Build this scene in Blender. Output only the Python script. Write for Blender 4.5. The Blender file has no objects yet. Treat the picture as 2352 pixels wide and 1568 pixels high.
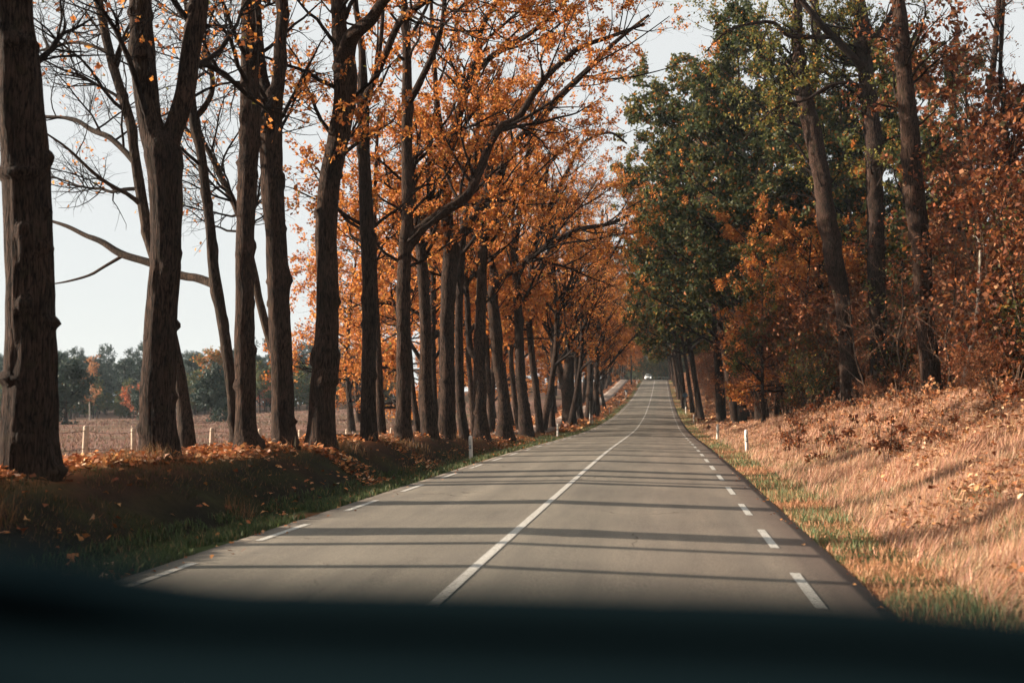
import bpy, math
import numpy as np
from mathutils import Matrix, Vector

S = bpy.context.scene
COL = S.collection
R = math.radians
rng = np.random.default_rng(7)

# ------------------------------------------------------------------ camera
CAM = np.array([0.0, 0.0, 1.45])
PITCH = math.atan(141 / 2287.0)
YAW = math.atan(344 / 2287.0 * math.cos(PITCH))
cam_d = bpy.data.cameras.new("camera")
cam_d.lens = 35.0
cam_d.sensor_width = 36.0
cam_d.clip_start = 0.05
cam_d.clip_end = 6000
cam_d.dof.use_dof = True
cam_d.dof.focus_distance = 26.0
cam_d.dof.aperture_fstop = 1.45
cam = bpy.data.objects.new("camera", cam_d)
COL.objects.link(cam)
cam.location = CAM
cam.rotation_euler = (R(90) + PITCH, 0, YAW)
S.camera = cam

# ------------------------------------------------------------------ sky, sun, exposure
SUN_EL, SUN_AZ = R(14.6), R(-91.5)          # azimuth clockwise from +Y (the road's direction)
W = bpy.data.worlds.new("World")
S.world = W
W.use_nodes = True
wn, wl = W.node_tree.nodes, W.node_tree.links
wn.clear()
sky = wn.new("ShaderNodeTexSky")
sky.sky_type = 'NISHITA'
sky.sun_disc = False
sky.sun_elevation = SUN_EL
sky.sun_rotation = SUN_AZ
sky.air_density = 1.0
sky.dust_density = 1.2
sky.ozone_density = 2.0
veil = wn.new("ShaderNodeMix")
veil.data_type = 'RGBA'
veil.inputs[0].default_value = 0.92          # an even veil of high thin cloud
veil.inputs[7].default_value = (4.86, 4.96, 4.90, 1)
bg = wn.new("ShaderNodeBackground")
bg.inputs[1].default_value = 0.051
wo = wn.new("ShaderNodeOutputWorld")
wl.new(sky.outputs[0], veil.inputs[6])
wl.new(veil.outputs[2], bg.inputs[0])
wl.new(bg.outputs[0], wo.inputs[0])

sun_d = bpy.data.lights.new("sun", 'SUN')
sun_d.energy = 5.0
sun_d.angle = R(0.65)
sun_d.color = (1.0, 0.83, 0.66)
sun = bpy.data.objects.new("sun", sun_d)
COL.objects.link(sun)
to_sun = Vector((math.sin(SUN_AZ) * math.cos(SUN_EL), math.cos(SUN_AZ) * math.cos(SUN_EL), math.sin(SUN_EL)))
sun.rotation_euler = to_sun.to_track_quat('Z', 'Y').to_euler()
sun.location = (-60, 0, 40)

S.view_settings.view_transform = 'Standard'
S.view_settings.look = 'None'
S.view_settings.gamma = 1.0
S.view_settings.use_curve_mapping = False
S.view_settings.exposure = 1.78
S.cycles.max_bounces = 5
S.cycles.diffuse_bounces = 3
S.cycles.glossy_bounces = 2
S.cycles.transmission_bounces = 3
S.cycles.transparent_max_bounces = 4
S.cycles.caustics_reflective = False
S.cycles.caustics_refractive = False

# ------------------------------------------------------------------ helpers: picking a point along a line of sight
F = 2287.0
cy_, sy_ = math.cos(YAW), math.sin(YAW)
cp_, sp_ = math.cos(PITCH), math.sin(PITCH)
FWD = np.array([-sy_ * cp_, cy_ * cp_, sp_])
RGT = np.array([cy_, sy_, 0.0])
UPV = np.cross(RGT, FWD)


def ray(px, py):
    d = FWD + RGT * ((px - 1176.0) / F) + UPV * ((784.0 - py) / F)
    return d / d[1]


def at(px, py, Y):
    return CAM + ray(px, py) * Y


def depth(P):
    return float(np.dot(np.asarray(P) - CAM, FWD))


def y_for(px, py, x):
    d = ray(px, py)
    return x / d[0]


# ------------------------------------------------------------------ helpers: noise and terrain
def hash2(ix, iy, seed):
    n = (ix.astype(np.int64) * 374761393 + iy.astype(np.int64) * 668265263 + seed * 982451653) & 0x7fffffff
    n = ((n ^ (n >> 13)) * 1274126177) & 0x7fffffff
    return ((n ^ (n >> 16)) & 0xffff) / 65535.0


def vnoise(x, y, seed=0):
    x = np.asarray(x, float); y = np.asarray(y, float)
    ix = np.floor(x); iy = np.floor(y)
    fx = x - ix; fy = y - iy
    fx = fx * fx * (3 - 2 * fx); fy = fy * fy * (3 - 2 * fy)
    a = hash2(ix, iy, seed); b = hash2(ix + 1, iy, seed)
    c = hash2(ix, iy + 1, seed); d = hash2(ix + 1, iy + 1, seed)
    return (a * (1 - fx) + b * fx) * (1 - fy) + (c * (1 - fx) + d * fx) * fy


def fbm(x, y, seed=0, o=3):
    s, a, t = 0, 1.0, 0
    for k in range(o):
        s = s + a * vnoise(x * 2 ** k, y * 2 ** k, seed + 11 * k); t += a; a *= 0.5
    return s / t


def sstep(a, b, x):
    t = np.clip((x - a) / (b - a), 0, 1)
    return t * t * (3 - 2 * t)


_py = np.arange(-80, 2600, 2.0)
_pz = np.interp(_py, [-80, 30, 44, 65, 97, 130, 160, 205, 247, 262, 300, 400, 600, 2600],
                [0, .03, -.12, -.25, .18, 1.25, 2.43, 4.75, 7.15, 7.35, 6.6, 4.2, 3, 3])
for _ in range(3):
    _k = np.array([1, 2, 3, 4, 3, 2, 1.0]); _k /= _k.sum()
    _pz = np.convolve(np.pad(_pz, 3, mode='edge'), _k, mode='valid')
XC = -1.62                                   # centre line
XL, XR = -4.60, 1.64                         # pavement edges


def zr(y):
    return np.interp(y, _py, _pz)


def road_z(x, y):
    return zr(y) - 0.024 * np.abs(x - XC)


def bank_left(y):
    return np.interp(y, [-20, 5, 12, 20, 25, 33, 37, 41, 48, 60, 120], [.62, .59, .54, .52, .44, .31, .21, .11, .03, .0, .0])


def bank_right(y):
    return np.interp(y, [-20, 35, 45, 60, 74, 95, 150, 200, 245, 300], [1.48, 1.44, 1.15, .62, .3, .22, .5, 1.5, 2.2, 2.0])


def G(x, y):
    x = np.asarray(x, float); y = np.asarray(y, float)
    base = zr(y)
    d = -x
    # left side
    B = bank_left(y)
    dist = np.sqrt(x * x + y * y)
    verge = -.10 - .07 * sstep(4.6, 5.4, d) - .12 * sstep(5.2, 5.8, d) * sstep(.05, .3, B)
    pr = .25 * sstep(5.75, 6.4, d) + .75 * sstep(6.2, 7.35, d)
    top = verge * (1 - sstep(5.75, 6.75, d)) + (B + .12 * (fbm(x * .9, y * .8, 3) - .5) * 2) * pr
    heath = -2.1 * sstep(18, 190, dist) + 1.0 * (fbm(x / 38, y / 38, 5) - .5) + .45 * (fbm(x / 9, y / 9, 6) - .5) + 2.2 * sstep(120, 230, y) 
    wgt = np.exp(-(np.maximum(d - 12, 0) / 55.0) ** 2)
    field = (base - .25) * wgt + heath * (1 - wgt) + .12 * (fbm(x / 3, y / 3, 8) - .5)
    k = sstep(8.6, 12.5, d)
    left = (base + top) * (1 - k) + field * k
    # right side
    Rt = bank_right(y)
    prof = sstep(2.3, 7.0, x)
    bump = .34 * (fbm(x * 1.1, y * 1.0, 15, 2) - .5) * sstep(2.3, 3.6, x) + .6 * (fbm(x * .25, y * .2, 18) - .5) * sstep(2.8, 6, x)
    right = base - .09 + .02 * sstep(1.6, 2.3, x) + Rt * prof + bump + .03 * np.clip(x - 7.6, 0, 60)
    mid = base - .20
    z = np.where(x < XL, left, np.where(x > XR, right, mid))
    # a soft joint just inside the asphalt edges
    return z


def G1(x, y):
    return float(G(np.array([x]), np.array([y]))[0])


# ------------------------------------------------------------------ helpers: meshes
def new_mesh(name, verts, faces, cols=None, smooth=True):
    """faces: one int array (n,k) or a list of them"""
    if isinstance(faces, np.ndarray):
        faces = [faces]
    me = bpy.data.meshes.new(name)
    verts = np.ascontiguousarray(verts, dtype=np.float32)
    me.vertices.add(len(verts))
    me.vertices.foreach_set("co", verts.ravel())
    nl = sum(f.size for f in faces); npoly = sum(len(f) for f in faces)
    me.loops.add(nl)
    me.polygons.add(npoly)
    me.loops.foreach_set("vertex_index", np.concatenate([f.ravel() for f in faces]).astype(np.int32))
    starts, o = [], 0
    for f in faces:
        starts.append(o + np.arange(len(f)) * f.shape[1]); o += f.size
    me.polygons.foreach_set("loop_start", np.concatenate(starts).astype(np.int32))
    if smooth:
        me.polygons.foreach_set("use_smooth", np.ones(npoly, dtype=bool))
    if cols is not None:
        a = me.color_attributes.new("Col", 'FLOAT_COLOR', 'POINT')
        c = np.ones((len(verts), 4), dtype=np.float32); c[:, :3] = cols
        a.data.foreach_set("color", c.ravel())
    me.update(calc_edges=True)
    return me


def link(name, me, mat=None, parent=None, loc=(0, 0, 0)):
    o = bpy.data.objects.new(name, me)
    COL.objects.link(o)
    o.location = loc
    if mat is not None and me is not None and len(me.materials) == 0:
        me.materials.append(mat)
    if parent is not None:
        o.parent = parent
    return o


def tag(o, label, cat, group=None):
    o['label'] = label; o['category'] = cat
    if group:
        o['group'] = group
    return o


def root(name, loc, label, cat, group=None, rz=0.0, sc=1.0):
    e = bpy.data.objects.new(name, None)
    COL.objects.link(e)
    e.empty_display_size = .2
    e.location = loc; e.rotation_euler = (0, 0, rz); e.scale = (sc, sc, sc)
    return tag(e, label, cat, group)


def nrm(v):
    return v / np.maximum(np.linalg.norm(v, axis=-1, keepdims=True), 1e-9)


def tubes(P, Rd, sides):
    """P (N,S,3), Rd (N,S) -> verts, quads (open tubes with closed pointed ends)"""
    N, Sg = P.shape[:2]
    T = np.empty_like(P)
    T[:, 1:-1] = P[:, 2:] - P[:, :-2]; T[:, 0] = P[:, 1] - P[:, 0]; T[:, -1] = P[:, -1] - P[:, -2]
    T = nrm(T)
    m = nrm(P[:, -1] - P[:, 0])
    a = np.where(np.abs(m[:, 2:3]) > .8, np.array([[1.0, 0, 0]]), np.array([[0, 0, 1.0]]))
    U = nrm(np.cross(T, a[:, None, :])); V = np.cross(T, U)
    th = np.arange(sides) * 2 * np.pi / sides
    ring = U[:, :, None, :] * np.cos(th)[None, None, :, None] + V[:, :, None, :] * np.sin(th)[None, None, :, None]
    verts = (P[:, :, None, :] + ring * Rd[:, :, None, None]).reshape(-1, 3)
    i = np.arange(Sg - 1)[:, None] * sides; j = np.arange(sides)[None, :]; j2 = (j + 1) % sides
    q = np.stack([i + j, i + j2, i + sides + j2, i + sides + j], -1).reshape(-1, 4)
    f = (q[None] + (np.arange(N) * Sg * sides)[:, None, None]).reshape(-1, 4)
    return verts, f


def merge(parts):
    vs, fs, o = [], [], 0
    for v, f in parts:
        vs.append(v); fs.append(f + o); o += len(v)
    return np.concatenate(vs), np.concatenate(fs)


def spline(pts, n):
    """Catmull-Rom through rows of pts (x,y,z,r...), n even samples"""
    p = np.asarray(pts, float)
    if len(p) == 2:
        t = np.linspace(0, 1, n)[:, None]
        return p[0] * (1 - t) + p[1] * t
    q = np.vstack([2 * p[0] - p[1], p, 2 * p[-1] - p[-2]])
    out = []
    for k in range(len(p) - 1):
        t = np.linspace(0, 1, 16, endpoint=False)[:, None]
        a, b, c, d = q[k], q[k + 1], q[k + 2], q[k + 3]
        out.append(.5 * (2 * b + (c - a) * t + (2 * a - 5 * b + 4 * c - d) * t ** 2 + (3 * b - a - 3 * c + d) * t ** 3))
    out.append(p[-1:]); o = np.vstack(out)
    L = np.concatenate([[0], np.cumsum(np.linalg.norm(np.diff(o[:, :3], axis=0), axis=1))])
    s = np.linspace(0, L[-1], n)
    return np.stack([np.interp(s, L, o[:, k]) for k in range(o.shape[1])], 1)


def sprout(P, Rd, n, t0, t1, L0, L1, a0, a1, Sg, rk, rmax, up, wig, r, zmin=None, taper=.22, az=None):
    """n side shoots from the parent polylines P (N,S,3)"""
    ln = np.linalg.norm(np.diff(P, axis=1), axis=2).sum(1)
    m = n * 4 if zmin is not None else n
    pi = r.choice(len(P), m, p=ln / ln.sum())
    t = r.uniform(t0, t1, m) * (P.shape[1] - 1)
    i = np.minimum(t.astype(int), P.shape[1] - 2); f = (t - i)[:, None]
    pos = P[pi, i] * (1 - f) + P[pi, i + 1] * f
    if zmin is not None:
        ok = np.where(pos[:, 2] > zmin)[0]
        if len(ok) == 0:
            ok = np.arange(m)
        ok = np.resize(ok, n)
        pi, i, f, pos, t = pi[ok], i[ok], f[ok], pos[ok], t[ok]
    rad = Rd[pi, i] * (1 - f[:, 0]) + Rd[pi, i + 1] * f[:, 0]
    T = nrm(P[pi, i + 1] - P[pi, i])
    v = r.normal(size=(n, 3))
    if az is not None:
        v = v * .6 + az
    v = nrm(v - T * (v * T).sum(1, keepdims=True))
    ang = r.uniform(a0, a1, n)[:, None]
    d = T * np.cos(ang) + v * np.sin(ang)
    tt = t / (P.shape[1] - 1)
    L = r.uniform(L0, L1, n) * (1.05 - .45 * tt)
    st = (L / (Sg - 1))[:, None]
    out = np.empty((n, Sg, 3)); out[:, 0] = pos
    for k in range(1, Sg):
        d = nrm(d + np.array([0, 0, up]) + r.normal(size=(n, 3)) * wig)
        out[:, k] = out[:, k - 1] + d * st
    r0 = np.minimum(rad * rk, rmax)
    rr = r0[:, None] * np.linspace(1, taper, Sg)[None, :]
    return out, rr


def along(P, n, t0, t1, spread, r):
    ln = np.linalg.norm(np.diff(P, axis=1), axis=2).sum(1)
    pi = r.choice(len(P), n, p=ln / ln.sum())
    t = r.uniform(t0, t1, n) * (P.shape[1] - 1)
    i = np.minimum(t.astype(int), P.shape[1] - 2); f = (t - i)[:, None]
    return P[pi, i] * (1 - f) + P[pi, i + 1] * f + r.normal(size=(n, 3)) * spread


def pick(pal, w, n, r, jit=.18):
    pal = np.asarray(pal); w = np.asarray(w, float); w = w / w.sum()
    c = pal[r.choice(len(pal), n, p=w)]
    return np.clip(c * r.uniform(1 - jit, 1 + jit, (n, 1)) * r.uniform(1 - jit * .5, 1 + jit * .5, (n, 3)), 0.004, .9)


LOB = np.array([(0, 0), (.28, .75), (.42, .32), (.64, 1.0), (1.0, .08), (.60, -1.0), (.38, -.35)])


def leaves(C, s0, s1, cols, r, droop=.35, flat=0.0, wide=.34, lobed=False):
    """bent kite-shaped leaves, one quad each"""
    n = len(C)
    d = r.normal(size=(n, 3)); d[:, 2] = d[:, 2] * (1 - flat) - droop; d = nrm(d)
    u = r.normal(size=(n, 3)); u[:, 2] += 1.2 * flat
    if flat > 0:
        nn = nrm(np.stack([r.normal(size=n) * .45, r.normal(size=n) * .45, np.ones(n)], 1)); d = nrm(d - nn * (d * nn).sum(1, keepdims=True)); s = np.cross(nn, d)
    else:
        s = nrm(u - d * (u * d).sum(1, keepdims=True)); nn = np.cross(d, s)
    L = r.uniform(s0, s1, n)[:, None]
    w = L * wide * r.uniform(.75, 1.15, (n, 1)); b = L * r.uniform(-.22, .22, (n, 1))
    if lobed:
        w = w * 1.15
        tt, ww = LOB[:, 0], LOB[:, 1]
        v = C[:, None] + d[:, None] * L[:, None] * tt[None, :, None] + s[:, None] * w[:, None] * ww[None, :, None] + nn[:, None] * (b[:, None] * (np.sin(tt * 3.1) + .5 * np.abs(ww))[None, :, None])
        k = len(LOB)
        return v.reshape(-1, 3), np.arange(n * k).reshape(n, k), np.repeat(cols, k, axis=0)
    v = np.empty((n, 4, 3))
    v[:, 0] = C
    v[:, 1] = C + d * L * .55 + s * w + nn * b
    v[:, 2] = C + d * L + nn * b * .4
    v[:, 3] = C + d * L * .5 - s * w + nn * b
    f = np.arange(n * 4).reshape(n, 4)
    return v.reshape(-1, 3), f, np.repeat(cols, 4, axis=0)


# ------------------------------------------------------------------ materials
def mat(name):
    m = bpy.data.materials.new(name); m.use_nodes = True
    n, l = m.node_tree.nodes, m.node_tree.links
    n.clear()
    out = n.new("ShaderNodeOutputMaterial")
    return m, n, l, out


def principled(n, rough=.9, spec=.3):
    b = n.new("ShaderNodeBsdfPrincipled")
    b.inputs["Roughness"].default_value = rough
    b.inputs["Specular IOR Level"].default_value = spec
    return b


def noise(n, l, vec, scale, detail=4, rough=.6):
    t = n.new("ShaderNodeTexNoise")
    t.inputs["Scale"].default_value = scale; t.inputs["Detail"].default_value = detail; t.inputs["Roughness"].default_value = rough
    if vec is not None:
        l.new(vec, t.inputs["Vector"])
    return t


def ramp(n, l, fac, stops):
    t = n.new("ShaderNodeValToRGB")
    while len(t.color_ramp.elements) < len(stops):
        t.color_ramp.elements.new(.5)
    for e, (p, c) in zip(t.color_ramp.elements, stops):
        e.position = p; e.color = (*c, 1)
    l.new(fac, t.inputs[0])
    return t


def bump(n, l, h, strength, dist):
    b = n.new("ShaderNodeBump"); b.inputs["Strength"].default_value = strength; b.inputs["Distance"].default_value = dist
    l.new(h, b.inputs["Height"])
    return b


def mapping(n, l, src, scale):
    m = n.new("ShaderNodeMapping"); m.inputs["Scale"].default_value = scale
    l.new(src, m.inputs["Vector"])
    return m


def bark_mat(name, dark, light, moss=None):
    m, n, l, out = mat(name)
    tc = n.new("ShaderNodeTexCoord"); oi = n.new("ShaderNodeObjectInfo")
    mp = mapping(n, l, tc.outputs["Object"], (1, 1, .15))
    a = noise(n, l, mp.outputs[0], 34, 6, .62)
    mp2 = mapping(n, l, tc.outputs["Object"], (1, 1, .11))
    w = noise(n, l, mp2.outputs[0], 7, 3)
    ad = n.new("ShaderNodeMix"); ad.data_type = 'RGBA'; ad.blend_type = 'ADD'; ad.inputs[0].default_value = .22
    l.new(mp2.outputs[0], ad.inputs[6]); l.new(w.outputs["Color"], ad.inputs[7])
    v = n.new("ShaderNodeTexVoronoi"); v.feature = 'DISTANCE_TO_EDGE'; v.inputs["Scale"].default_value = 27
    l.new(ad.outputs[2], v.inputs["Vector"])
    pl = n.new("ShaderNodeMapRange"); pl.inputs[2].default_value = .16; l.new(v.outputs["Distance"], pl.inputs[0])
    h = n.new("ShaderNodeMath"); h.operation = 'MULTIPLY'; l.new(a.outputs[0], h.inputs[0])
    h2 = n.new("ShaderNodeMath"); h2.operation = 'MULTIPLY_ADD'; h2.inputs[1].default_value = .42; h2.inputs[2].default_value = .58
    l.new(pl.outputs[0], h2.inputs[0]); l.new(h2.outputs[0], h.inputs[1])
    b = noise(n, l, tc.outputs["Object"], 2.2, 4)
    rp = ramp(n, l, h.outputs[0], [(.27, dark), (.56, light)])
    def mul(x, y, f):
        k = n.new("ShaderNodeMix"); k.data_type = 'RGBA'; k.blend_type = 'MULTIPLY'; k.inputs[0].default_value = f
        l.new(x, k.inputs[6]); l.new(y, k.inputs[7]); return k.outputs[2]
    col = mul(rp.outputs[0], ramp(n, l, b.outputs[0], [(.3, (.5, .52, .56)), (.7, (1.2, 1.12, 1.05))]).outputs[0], .9)
    col = mul(col, ramp(n, l, oi.outputs["Random"], [(0, (.78, .8, .82)), (.5, (1, .97, .93)), (1, (1.2, 1.15, 1.08))]).outputs[0], 1)
    c = noise(n, l, tc.outputs["Object"], 4, 5, .7)
    r3 = ramp(n, l, c.outputs[0], [(.56, (0, 0, 0)), (.68, (.55, .55, .55))])
    m2 = n.new("ShaderNodeMix"); m2.data_type = 'RGBA'
    l.new(r3.outputs[0], m2.inputs[0]); l.new(col, m2.inputs[6]); m2.inputs[7].default_value = (*(moss or tuple(.6 * np.array(light) * np.array([.85, 1.0, .7]))), 1)
    p = principled(n, .95, .12)
    bp = bump(n, l, h.outputs[0], 1.0, .035)
    l.new(m2.outputs[2], p.inputs["Base Color"]); l.new(bp.outputs[0], p.inputs["Normal"]); l.new(p.outputs[0], out.inputs[0])
    return m


def leaf_mat(name, trans=.42, gloss=.06):
    m, n, l, out = mat(name)
    at_ = n.new("ShaderNodeAttribute"); at_.attribute_name = "Col"
    d = n.new("ShaderNodeBsdfDiffuse"); t = n.new("ShaderNodeBsdfTranslucent"); g = n.new("ShaderNodeBsdfGlossy")
    g.inputs["Roughness"].default_value = .6
    l.new(at_.outputs["Color"], d.inputs[0]); l.new(at_.outputs["Color"], t.inputs[0])
    m1 = n.new("ShaderNodeMixShader"); m1.inputs[0].default_value = trans
    l.new(d.outputs[0], m1.inputs[1]); l.new(t.outputs[0], m1.inputs[2])
    m2 = n.new("ShaderNodeMixShader"); m2.inputs[0].default_value = gloss
    l.new(m1.outputs[0], m2.inputs[1]); l.new(g.outputs[0], m2.inputs[2])
    l.new(m2.outputs[0], out.inputs[0])
    return m


def plain_mat(name, col, rough=.6, spec=.4, var=.15, scale=30, metal=0.0, bumpd=0.0):
    m, n, l, out = mat(name)
    tc = n.new("ShaderNodeTexCoord")
    a = noise(n, l, tc.outputs["Object"], scale, 4)
    c = np.array(col)
    rp = ramp(n, l, a.outputs[0], [(.3, tuple(c * (1 - var))), (.7, tuple(np.minimum(c * (1 + var), 1)))])
    p = principled(n, rough, spec); p.inputs["Metallic"].default_value = metal
    l.new(rp.outputs[0], p.inputs["Base Color"])
    if bumpd:
        bp = bump(n, l, a.outputs[0], .5, bumpd); l.new(bp.outputs[0], p.inputs["Normal"])
    l.new(p.outputs[0], out.inputs[0])
    return m


M_BARK = bark_mat("oak_bark", (.003, .002, .0018), (.064, .041, .031))
M_BARKP = bark_mat("pale_bark", (.012, .009, .008), (.078, .055, .042))
M_BARKG = bark_mat("rough_bark", (.005, .0035, .003), (.072, .045, .035), (.02, .022, .011))
M_TWIG = bark_mat("twig_bark", (.009, .0065, .006), (.032, .022, .018))
M_TWIGP = bark_mat("pale_twig_bark", (.06, .038, .028), (.18, .12, .09))
M_BIRCH = bark_mat("birch_bark", (.35, .31, .27), (.6, .56, .5))
M_LEAF = leaf_mat("leaf", .42, .015)
M_LITTER = leaf_mat("dry_leaf", .15, .012)
M_GRASS = leaf_mat("grass_blade", .3, .02)
M_NEEDLE = leaf_mat("needle", .12, .04)


def ground_mat():
    m, n, l, out = mat("ground_soil")
    at_ = n.new("ShaderNodeAttribute"); at_.attribute_name = "Col"
    tc = n.new("ShaderNodeTexCoord")
    a = noise(n, l, tc.outputs["Object"], 9, 6, .7)
    b = noise(n, l, tc.outputs["Object"], 55, 3)
    c = noise(n, l, tc.outputs["Object"], .6, 5, .65)
    mx = n.new("ShaderNodeMix"); mx.data_type = 'RGBA'; mx.blend_type = 'MULTIPLY'; mx.inputs[0].default_value = 1
    r = ramp(n, l, a.outputs[0], [(.3, (.55, .52, .5)), (.5, (1, 1, 1)), (.75, (1.35, 1.3, 1.2))])
    l.new(at_.outputs["Color"], mx.inputs[6]); l.new(r.outputs[0], mx.inputs[7])
    m3 = n.new("ShaderNodeMix"); m3.data_type = 'RGBA'; m3.blend_type = 'MULTIPLY'; m3.inputs[0].default_value = 1
    r3 = ramp(n, l, c.outputs[0], [(.35, (.7, .7, .72)), (.65, (1.2, 1.17, 1.12))])
    l.new(mx.outputs[2], m3.inputs[6]); l.new(r3.outputs[0], m3.inputs[7])
    p = principled(n, 1.0, .1)
    bp = bump(n, l, b.outputs[0], .8, .04)
    l.new(m3.outputs[2], p.inputs["Base Color"]); l.new(bp.outputs[0], p.inputs["Normal"]); l.new(p.outputs[0], out.inputs[0])
    return m


def asphalt_mat():
    m, n, l, out = mat("asphalt")
    tc = n.new("ShaderNodeTexCoord")
    at_ = n.new("ShaderNodeAttribute"); at_.attribute_name = "Col"
    a = noise(n, l, tc.outputs["Object"], 60, 4, .75)
    v = n.new("ShaderNodeTexVoronoi"); v.inputs["Scale"].default_value = 120; l.new(tc.outputs["Object"], v.inputs["Vector"])
    mp = mapping(n, l, tc.outputs["Object"], (1.3, .12, 1))
    s = noise(n, l, mp.outputs[0], 2.2, 5, .6)
    b = noise(n, l, tc.outputs["Object"], .35, 4, .6)
    def mul(x, y):
        k = n.new("ShaderNodeMix"); k.data_type = 'RGBA'; k.blend_type = 'MULTIPLY'; k.inputs[0].default_value = 1
        l.new(x, k.inputs[6]); l.new(y, k.inputs[7]); return k.outputs[2]
    c = mul(at_.outputs["Color"], ramp(n, l, a.outputs[0], [(.3, (.5, .5, .5)), (.5, (1, 1, 1)), (.72, (1.55, 1.53, 1.48))]).outputs[0])
    c = mul(c, ramp(n, l, s.outputs[0], [(.3, (.80, .80, .81)), (.7, (1.14, 1.13, 1.1))]).outputs[0])
    c = mul(c, ramp(n, l, b.outputs[0], [(.35, (.86, .86, .86)), (.65, (1.1, 1.09, 1.06))]).outputs[0])
    vc = n.new("ShaderNodeTexVoronoi"); vc.feature = 'DISTANCE_TO_EDGE'; vc.inputs["Scale"].default_value = .23
    wv = n.new("ShaderNodeMix"); wv.data_type = 'RGBA'; wv.blend_type = 'ADD'; wv.inputs[0].default_value = .35
    wn_ = noise(n, l, tc.outputs["Object"], 2.5, 4); l.new(tc.outputs["Object"], wv.inputs[6]); l.new(wn_.outputs["Color"], wv.inputs[7]); l.new(wv.outputs[2], vc.inputs["Vector"])
    gate = ramp(n, l, b.outputs[0], [(.52, (0, 0, 0)), (.62, (.0035, .0035, .0035))])
    lt = n.new("ShaderNodeMath"); lt.operation = 'LESS_THAN'; l.new(vc.outputs["Distance"], lt.inputs[0]); l.new(gate.outputs[0], lt.inputs[1])
    c = mul(c, ramp(n, l, lt.outputs[0], [(0, (1, 1, 1)), (1, (.5, .48, .46))]).outputs[0])
    p = principled(n, .85, .25)
    bp = bump(n, l, v.outputs["Distance"], .5, .006)
    l.new(c, p.inputs["Base Color"]); l.new(bp.outputs[0], p.inputs["Normal"]); l.new(p.outputs[0], out.inputs[0])
    return m


def paint_mat():
    m, n, l, out = mat("road_paint")
    tc = n.new("ShaderNodeTexCoord")
    a = noise(n, l, tc.outputs["Object"], 45, 5, .75)
    rp = ramp(n, l, a.outputs[0], [(.39, (.19, .175, .15)), (.48, (.44, .43, .39)), (.7, (.58, .57, .53))])
    p = principled(n, .7, .3)
    l.new(rp.outputs[0], p.inputs["Base Color"]); l.new(p.outputs[0], out.inputs[0])
    return m


# ------------------------------------------------------------------ ground
def axis(*segs):
    out = []
    for a, b, st in segs:
        out.append(np.arange(a, b, st))
    return np.concatenate(out)


gx = axis((-1500, -300, 150), (-300, -80, 14), (-80, -24, 3), (-24, -13, .8), (-13, -4.9, .26))
gx = np.concatenate([gx, [-4.72, XL - .0005, XL + .02, -3.4, XC, .6, XR - .02, XR + .0005, 1.74], axis((1.9, 9.5, .26), (9.5, 24, .8), (24, 80, 4), (80, 300, 15), (300, 1501, 150))])
gy = axis((-200, -20, 12), (-20, 4, 1.0), (4, 50, .36), (50, 110, .9), (110, 300, 2.5), (300, 500, 20), (500, 2501, 200))
GX, GY = np.meshgrid(gx, gy)
GZ = G(GX, GY)
GZ = np.where(np.sqrt(GX ** 2 + GY ** 2) > 400, np.minimum(GZ, 3.2), GZ)
nv, nu = GX.shape


def ground_col(x, y):
    n1 = fbm(x * .9, y * .9, 21); n2 = fbm(x * .25, y * .25, 25); n3 = fbm(x * 2.3, y * 2.3, 27)
    green = np.array([.045, .062, .022]); litter = np.array([.21, .085, .036]); dry = np.array([.17, .085, .05])
    heath = np.array([.175, .10, .078]); heath2 = np.array([.11, .075, .05]); shaded_soil = np.array([.018, .015, .011]); hgreen = np.array([.10, .095, .05])
    def mixc(a, b, t):
        return a * (1 - t[..., None]) + b * t[..., None]
    base = np.broadcast_to(green, x.shape + (3,))
    d = -x
    # left
    L = mixc(base, litter, sstep(.52, .66, n1) * .8)
    L = mixc(L, np.broadcast_to(shaded_soil, L.shape), sstep(5.4, 5.9, d) * (1 - sstep(6.9, 7.2, d)) * sstep(.1, .3, bank_left(y)))  # bank face soil, its colour darkened to stand in for deep shade
    L = mixc(L, np.broadcast_to(np.array([.028, .03, .013]), L.shape), sstep(5.7, 6.1, d) * sstep(.45, .6, n3) * (1 - sstep(6.6, 6.9, d)))
    L = mixc(L, np.broadcast_to(np.array([.045, .022, .013]), L.shape), sstep(6.2, 6.9, d) * sstep(.4, .6, n1))  # russet patches, also darkened for the shade on the face
    L = mixc(L, np.broadcast_to(litter, L.shape), sstep(6.9, 7.4, d))
    L = mixc(L, np.broadcast_to(litter, L.shape), sstep(5.0, 5.6, d) * sstep(28, 42, y) * .8)
    hh = mixc(np.broadcast_to(heath, L.shape), heath2, sstep(.44, .6, n2) * .9)
    hh = mixc(hh, np.broadcast_to(hgreen, L.shape), sstep(.56, .72, fbm(x / 14, y / 7, 31)) * .6)
    L = mixc(L, hh, sstep(9.6, 12.5, d))
    # right
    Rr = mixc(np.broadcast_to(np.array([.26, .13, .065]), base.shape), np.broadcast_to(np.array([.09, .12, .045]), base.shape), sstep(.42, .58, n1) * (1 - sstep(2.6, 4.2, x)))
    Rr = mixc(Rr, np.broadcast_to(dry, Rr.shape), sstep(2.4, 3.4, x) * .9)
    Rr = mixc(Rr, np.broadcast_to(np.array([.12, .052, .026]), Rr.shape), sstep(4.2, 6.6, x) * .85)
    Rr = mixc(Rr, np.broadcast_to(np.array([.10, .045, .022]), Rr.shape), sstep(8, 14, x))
    return np.where((x < XC)[..., None], L, Rr)


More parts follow.
